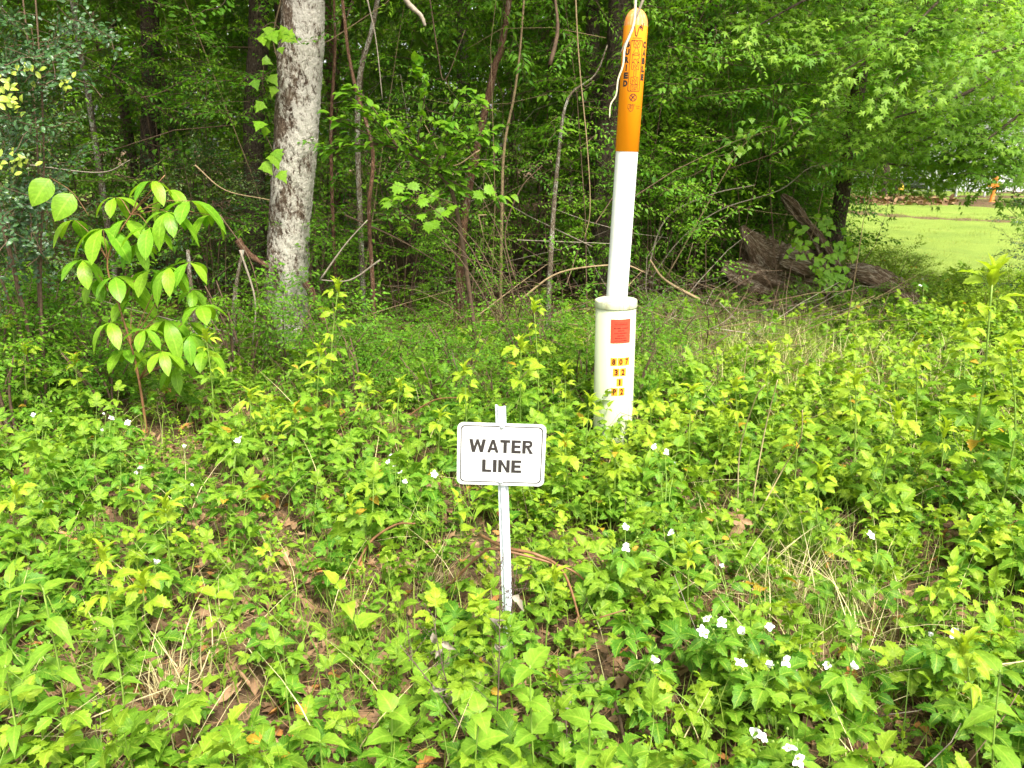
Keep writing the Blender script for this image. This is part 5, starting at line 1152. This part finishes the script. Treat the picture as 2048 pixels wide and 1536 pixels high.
FB = [('bramble bearing the largest white blossoms in the left middle', [(210, 830), (222, 838), (254, 846), (205, 862)], (225, 990)), ('bramble with small white flowers beside the left edge', [(100, 826), (68, 830)], (90, 980)),
      ('bramble whose white flower opens left of the bare litter', [(282, 940), (272, 948)], (285, 1090)), ('bramble with a white blossom and round buds near the bramble shoot', [(370, 898), (385, 975)], (380, 1040)), ('bramble with small blossoms at the end of a long spray', [(474, 884), (480, 880)], (470, 1010)),
      ('bramble carrying the white flower nearest the sign left edge', [(783, 915), (790, 932), (776, 925), (802, 948)], (800, 1090)), ('bramble with two small flowers just below the sign left corner', [(810, 968), (868, 950)], (850, 1110)),
      ('bramble with a single white flower above the dead curled leaf', [(1250, 1056), (1249, 1096)], (1250, 1230)), ('bramble with a bright petal left of the dry leaf', [(1345, 1068)], (1350, 1220)), ('bramble with a white bud at the head of the dry grass patch', [(1444, 1136)], (1450, 1290)),
      ('bramble with a row of four white blossoms in the lower right', [(1414, 1240), (1440, 1248), (1488, 1268), (1404, 1266)], (1450, 1410)), ('bramble with a small blossom right of the blossom row', [(1540, 1254)], (1540, 1390)), ('bramble with a large white flower right of the sign post foot', [(1306, 1328)], (1310, 1480)),
      ('bramble with white petals between the two lower right clusters', [(1480, 1330), (1566, 1322), (1538, 1338)], (1520, 1480)), ('bramble with a pair of white blossoms right of the dry grass', [(1656, 1332), (1702, 1336)], (1680, 1480)),
      ('bramble with a large blossom near the bottom edge right', [(1512, 1468), (1522, 1476)], (1520, 1640)), ('bramble with white flowers touching the bottom edge', [(1580, 1500), (1592, 1520)], (1590, 1670)), ('bramble with a pale flower near the right edge', [(1912, 1270), (1858, 1274)], (1900, 1420)),
      ('bramble with tiny white flowers above the tall left weed', [(310, 1130)], (310, 1260)), ('bramble with a small flower in the mid right weeds', [(1740, 1072), (1185, 900)][:1], (1740, 1200)), ('bramble with budding flowers right of the sign', [(1330, 905), (1350, 930), (1308, 895)], (1330, 1080)),
      ('bramble flowering far left below the big leaved sapling', [(98, 700), (140, 735)], (110, 860)), ('bramble with white blooms low by the fallen log', [(1840, 572), (1845, 560)], (1840, 660)), ('bramble with small blooms near the tan lawn edge', [(1372, 395), (1350, 380)], (1380, 640))][:-1]
for i, (lab, fl, bp) in enumerate(FB): flowering(lab, fl, bp, 200 + i, .25 if bp[1] > 900 else .38)

# canes, stalks and dead plants
def cane(label, pl, wpx, m, hs, thorns=True, name='bramble_cane', group='arching bramble canes'):
    pts = [Zp(a, b, h) for (a, b), h in zip(pl, hs)]; b0 = pts[0]; g = Geo(); sm = smooth_pts([np.array(p - b0) for p in pts], 7); dist = (b0 - Vector((0, 0, CAMZ))).length
    r_ = wpx / 2 * dist / F; tube(g, sm, r_, r_ * .6, 6, 0)
    ra = random.Random(int(pl[0][0]))
    if thorns:
        for k in range(3 * len(sm)):
            q = sm[ra.randrange(len(sm))] + np.array([ra.uniform(-.01, .01)] * 3); d = np.array([ra.uniform(-1, 1), ra.uniform(-1, 1), ra.uniform(-.6, .6)]) * .008; tube(g, [q, q + d], .0011, .0001, 3, 0, caps=False)
    o = link(name, mesh_from(name, g.freeze(), [m])); o.location = b0; tag(o, label, 'stem' if name == 'dry_stalk' else 'cane', group)
cane('red thorny cane arching from the sign post to the lower right', [(960, 1070), (1010, 1095), (1075, 1110), (1130, 1150), (1170, 1280)], 7, M_rstem, (.2, .27, .28, .2, 0))
cane('brown thorny cane arching left of the sign post', [(705, 1150), (740, 1085), (790, 1050), (830, 1047)], 6, M_rstem, (.0, .1, .17, .2))
cane('thorny cane crossing behind the sign post', [(880, 1190), (960, 1110), (1000, 1100), (1130, 1135), (1175, 1165)], 6, M_rstem, (.0, .2, .24, .18, .12))
cane('thin cane curving up behind the left of the sign', [(775, 870), (820, 830), (870, 800), (920, 795)], 4, M_rstem, (.1, .2, .3, .35))
cane('bare brown cane crossing the lower right weeds', [(1155, 1250), (1200, 1235), (1250, 1220)], 4, M_rstem, (.05, .12, .15))
cane('upright brown cane near the bottom right of centre', [(1250, 1490), (1240, 1440), (1228, 1400)], 8, M_twig, (.0, .08, .14))
for lab, pl, hs in (('long pale dry stalk curving up in the right weeds', [(1475, 1010), (1480, 900), (1510, 800), (1530, 770)], (.0, .3, .62, .7)), ('second dry stalk leaning right of the pale one', [(1500, 1030), (1530, 860), (1555, 760)], (.0, .4, .65)), ('bent dry stalk forking beside the other two', [(1500, 1060), (1565, 940), (1600, 880), (1605, 820)], (0, .25, .45, .6)),
                    ('long straw stem lying across the lower left corner', [(10, 1530), (150, 1450), (300, 1390), (420, 1350)], (.05, .1, .1, .05)), ('long straw stem across the weeds at lower left', [(5, 1440), (110, 1410), (220, 1405)], (.08, .1, .05)), ('thin straw stem leaning in the lower left', [(370, 1400), (400, 1350), (420, 1300)], (.0, .1, .15)),
                    ('dry stem crossing the lower right weeds', [(1335, 1200), (1380, 1170), (1420, 1150)], (.1, .15, .15)), ('thin dry stem in the far lower right', [(1990, 1330), (2030, 1325), (2060, 1320)], (.2, .2, .2))):
    cane(lab, pl, 3, M_dry, hs, False, 'dry_stalk', 'dry stalks')
def dead_weed(label, top, base_px, seed, curl=8):
    ra = random.Random(seed); rng = np.random.default_rng(seed); g = Geo(); b = G(*base_px); v = np.array(P(top[0], top[1], b.y) - b)
    sm = smooth_pts([(0, 0, 0), tuple(v * .5 + rng.normal(0, .02, 3)), tuple(v)], 5); tube(g, sm, .0028, .0010, 5, 1)
    for k in range(16):
        q = sm[ra.randint(3, len(sm) - 1)]; d = rng.normal(0, .045, 3); d[2] = abs(d[2]); tube(g, [q, q + d * .5 + rng.normal(0, .004, 3), q + d], .0010, .0005, 3, 1, caps=False)
        for j in range(3): c = q + d * ra.uniform(.4, 1); tube(g, [c, c + (0, 0, .003), c + (0, 0, .005)], 1, 1, 4, 1, prof=[.0006, .0022, .0006])
    for k in range(curl):
        q = sm[ra.randint(1, len(sm) - 2)] + rng.normal(0, .012, 3); g.put(leaf(1, .45, 5, 'ovate', 1.4, ra.uniform(.6, 1.2), .1, .25), frame((rng.normal(), rng.normal(), -.8), (rng.normal(), -1, .3)), q, ra.uniform(.03, .05), ra.random(), 0)
    plant('dead_weed', label, 'dead plant', g, b, [M_deadl, M_brn], ['withered_leaves', 'stem'], 'dead weeds')
M_deadl = leaf_mat('withered_leaf', (.20, .17, .13), (.32, .28, .22), (.3, .2, .1), vein=.1, trans=.1, rough=.8)
M_brn = flat_mat('dead_stem', (.10, .065, .05), .8, .3, 60)
dead_weed('dark dead weed with curled grey leaves at the bottom centre left', (800, 1290), (985, 1560), 1); dead_weed('dead weed with withered leaves rising below the sign post', (1000, 1150), (990, 1500), 2, 4)
dead_weed('dead twiggy weed leaning right at the bottom centre', (1120, 1370), (1075, 1540), 3, 3); dead_weed('thin dead weed beside the sign post foot', (1035, 1130), (1030, 1320), 4, 0); dead_weed('grey dead weed left of the sign post', (865, 1230), (945, 1450), 5, 5)
for i, (a, b) in enumerate(((1310, 640), (1340, 660), (1370, 650), (1400, 640), (1330, 690), (1430, 670), (1380, 680), (1290, 680))):
    dead_weed('brown twiggy dead weed behind the pedestal to the right', (a, b), (a + 5, b + 130), 20 + i, 0)
def curled_leaf():
    b = G(1490, 1090); g = Geo(); v = np.array(P(1483, 1040, b.y) - b); tube(g, [(0, 0, 0), v * .5, v], .003, .002, 5, 1)
    for d, s in (((-1, .1, .3), .085), ((-.8, -.3, .1), .07), ((-.3, .2, .9), .05), ((-.5, -.3, -.7), .09), ((.5, -.2, -.1), .05)): g.put(leaf(1, .5, 7, 'ovate', .9, .3, .08, .15), frame(d, (.2, -1, .4)), v, s, .8, 0)
    plant('dead_leaf_spray', 'curled brown dead leaves on a stalk in the right weeds', 'dead leaf', g, b, [M_litter, M_brn], ['leaves', 'stem'])
curled_leaf()
GT = [('green grass tuft below the dead curled leaves', (1590, 1120), .24, 110, M_grass), ('green grass tuft in the dry grass patch', (1650, 1290), .2, 90, M_grass), ('light green grass tuft left of the sign post foot', (700, 1290), .22, 60, M_grass),
      ('grass tuft growing by the reddish shoot', (215, 1370), .16, 40, M_grass), ('straw tuft of bent dead grass in the lower left', (330, 1420), .17, 80, M_dry), ('straw tuft in the middle of the dry patch', (1570, 1200), .22, 130, M_dry), ('straw tuft at the left of the sign post', (850, 1180), .14, 60, M_dry),
      ('green tuft under the shoots left of centre', (560, 1330), .17, 50, M_grass), ('tuft of dry grass right of the dry patch', (1720, 1240), .2, 70, M_dry), ('grass tuft behind the pedestal at right', (1480, 760), .25, 60, M_grass), ('grass tuft in the lower right corner', (1780, 1400), .2, 60, M_grass)]
for i, (lab, bp, h, n, m) in enumerate(GT):
    rng = np.random.default_rng(300 + i); fr = tuft(rng, n, .05, h, BL if m is M_grass else BLD, .45 if m is M_grass else .8)
    o = link('grass_clump', mesh_from('grass_clump', fr, [m])); o.location = G(*bp); tag(o, lab, 'grass clump', 'grass clumps')

# ------------------------------------------------------------------ beyond the lawn
def box(bm, x0, x1, y0, y1, z0, z1):
    v = [bm.verts.new(c) for c in ((x0, y0, z0), (x1, y0, z0), (x1, y1, z0), (x0, y1, z0), (x0, y0, z1), (x1, y0, z1), (x1, y1, z1), (x0, y1, z1))]
    for f in ((3, 2, 1, 0), (4, 5, 6, 7), (0, 1, 5, 4), (1, 2, 6, 5), (2, 3, 7, 6), (3, 0, 4, 7)): bm.faces.new([v[i] for i in f])
M_siding = flat_mat('pale_siding', (.55, .55, .52), .7, .1, 3); M_roof = flat_mat('grey_shingle', (.14, .13, .12), .9, .3, 12); M_wood = flat_mat('raw_wood', (.55, .36, .16), .7, .2, 10); M_dim = flat_mat('dark_glass', (.03, .035, .04), .15, .1, 3, spec=.6)
M_orangep = flat_mat('orange_paint', (.65, .20, .03), .5, .2, 10); M_yellow = flat_mat('cut_wood', (.80, .52, .06), .6, .2, 10); M_chips = flat_mat('bark_chips', (.30, .16, .09), .9, .5, 30, bmp=.8); M_wire = flat_mat('grey_post', (.36, .37, .36), .6, .2, 20)
def house():
    r = root('house', 'pale house with a white railed porch beyond the lawn at the right edge', 'house', (19.5, 31, 0))
    bm = bmesh.new(); box(bm, -4, 6, 0, 6, 0, 2.9); bm_obj('wall', bm, M_siding, r)
    bm = bmesh.new(); v = [bm.verts.new(c) for c in ((-4.5, -.6, 2.8), (6.5, -.6, 2.8), (6.5, 3, 4.8), (-4.5, 3, 4.8), (-4.5, 6.6, 2.8), (6.5, 6.6, 2.8), (-4.5, -.6, 2.7), (6.5, -.6, 2.7), (6.5, 6.6, 2.7), (-4.5, 6.6, 2.7))]
    for f in ((0, 1, 2, 3), (3, 2, 5, 4), (0, 6, 7, 1), (4, 5, 8, 9), (0, 3, 4, 9, 6), (1, 7, 8, 5, 2), (6, 9, 8, 7)): bm.faces.new([v[i] for i in f])
    bm_obj('roof', bm, M_roof, r)
    for x in (-3, .2, 3.4):
        bm = bmesh.new(); box(bm, x, x + 1, -.05, .02, 1, 2.1); wf = bm_obj('window', bm, M_white, r); bm = bmesh.new(); box(bm, x + .08, x + .92, -.07, -.052, 1.08, 2.02); bm_obj('pane', bm, M_dim, wf)
    bm = bmesh.new(); box(bm, -4, -.5, -2.2, -.01, 0, .35); bm_obj('porch', bm, M_siding, r)
    bm = bmesh.new(); box(bm, -4, -.5, -2.2, -2.14, 1.2, 1.27); box(bm, -4, -.5, -2.2, -2.14, .45, .5)
    for i in range(30): box(bm, -3.95 + i * .115, -3.91 + i * .115, -2.19, -2.15, .5, 1.2)
    bm_obj('railing', bm, M_white, r)
    for x in (-4, -.62): bm = bmesh.new(); box(bm, x, x + .12, -2.3, -2.205, .35, 2.7); bm_obj('porch_post', bm, M_white, r)
house()
def far_things():
    p = G(1790, 405)
    r = root('cut_stump', 'tree stump with a fresh yellow cut face at the far side of the lawn', 'stump', p)
    g = trunk_geo([(0, 0, -.05), (0, 0, .25), (-.05, 0, .62)], [.28, .22, .16], 20, .04, .08, .12, 3, 10); link('bark', mesh_from('bark', g.freeze(), [M_dark]), r)
    b = lathe([(0, -.015), (.125, -.015), (.13, 0), (0, .006)], 20)
    for v in b.verts: z = v.co.z; v.co = Vector((v.co.x * .62 + .03, -.205 - z, v.co.y * 1.6 + .32))
    bm_obj('cut_face', b, M_yellow, r, True)
    q = G(1770, 408); rng = np.random.default_rng(5); g = Geo(); n = 900; th = rng.uniform(0, 6.28, n); rr_ = np.sqrt(rng.random(n)); x = rr_ * np.cos(th) * 1.9; y = rr_ * np.sin(th) * 1.3
    d = np.stack([rng.normal(0, 1, n), rng.normal(0, 1, n), rng.normal(0, .5, n)], 1); g.many([leaf(1, .5, 2, 'round', .3, .1)], np.zeros(n, int), frames(d, np.tile([0, 0, 1.], (n, 1)) + rng.normal(0, .3, (n, 3))), np.stack([x, y, .04 + .22 * (1 - rr_) * rng.random(n)], 1), rng.uniform(.1, .25, n), rng.random(n), np.zeros(n))
    o = link('bark_mulch', mesh_from('bark_mulch', g.freeze(), [M_litter])); o.location = q; tag(o, 'brown wood chips and debris around the far stump', 'wood chips', None, 'stuff')
    r = root('hydrant', 'small orange utility post standing on the far lawn at right', 'utility post', G(1983, 405))
    bm_obj('barrel', lathe([(.09, 0), (.09, .04), (.06, .06), (.06, .6), (.085, .62), (.085, .68), (.05, .76), (0, .8)], 20), M_orangep, r, True)
    bm = bmesh.new(); box(bm, -.2, .2, -.05, .05, .44, .54); bm_obj('crosspiece', bm, M_orangep, r)
    r = root('wire_fence', 'low grey wire fence behind the far stump', 'fence', (0, 0, 0))
    for x in np.arange(8.6, 15.5, .9):
        bm = lathe([(.035, 0), (.035, .9), (0, .92)], 10)
        for v in bm.verts: v.co += Vector((x, 26.0, 0))
        bm_obj('fence_post', bm, M_wire, r, True)
    g = Geo()
    for z in (.2, .4, .6, .8): tube(g, [(8.6, 26.0, z), (12, 26.0, z), (15.5, 26.0, z)], .006, .006, 4, 0)
    for x in np.arange(8.6, 15.5, .15): tube(g, [(x, 26.01, .05), (x, 26.01, .85)], .004, .004, 3, 0)
    link('wire_mesh', mesh_from('wire_mesh', g.freeze(), [M_wire]), r)
far_things()
put_shrub('h', [sh_mid[1]], 'garden_shrub', 'rounded green garden shrub beyond the far lawn', 'shrub', [(9.5, 27.5, 1.1, 0), (12, 27.8, 1.2, 1), (14.3, 28, 1.1, 2), (16.4, 27, .9, 3), (11, 30, 1.6, 4), (14.5, 31, 1.7, 1)], M_thick, 'shrubs beyond the lawn')
for i, (x, y) in enumerate(((8.5, 29), (12.5, 32), (16, 33), (20, 38), (24, 36), (11, 24.5))):
    tree('garden_tree', 'tree standing beyond the far side of the lawn', 'trees beyond the lawn', [(x, y, -.05), (x, y, 2.5), (x + .2, y, 5)], [.16, .13, .08], M_dark, crown=i, crown_sc=1.7, cz=5.6, k=12, step=.15, seed=50 + i)
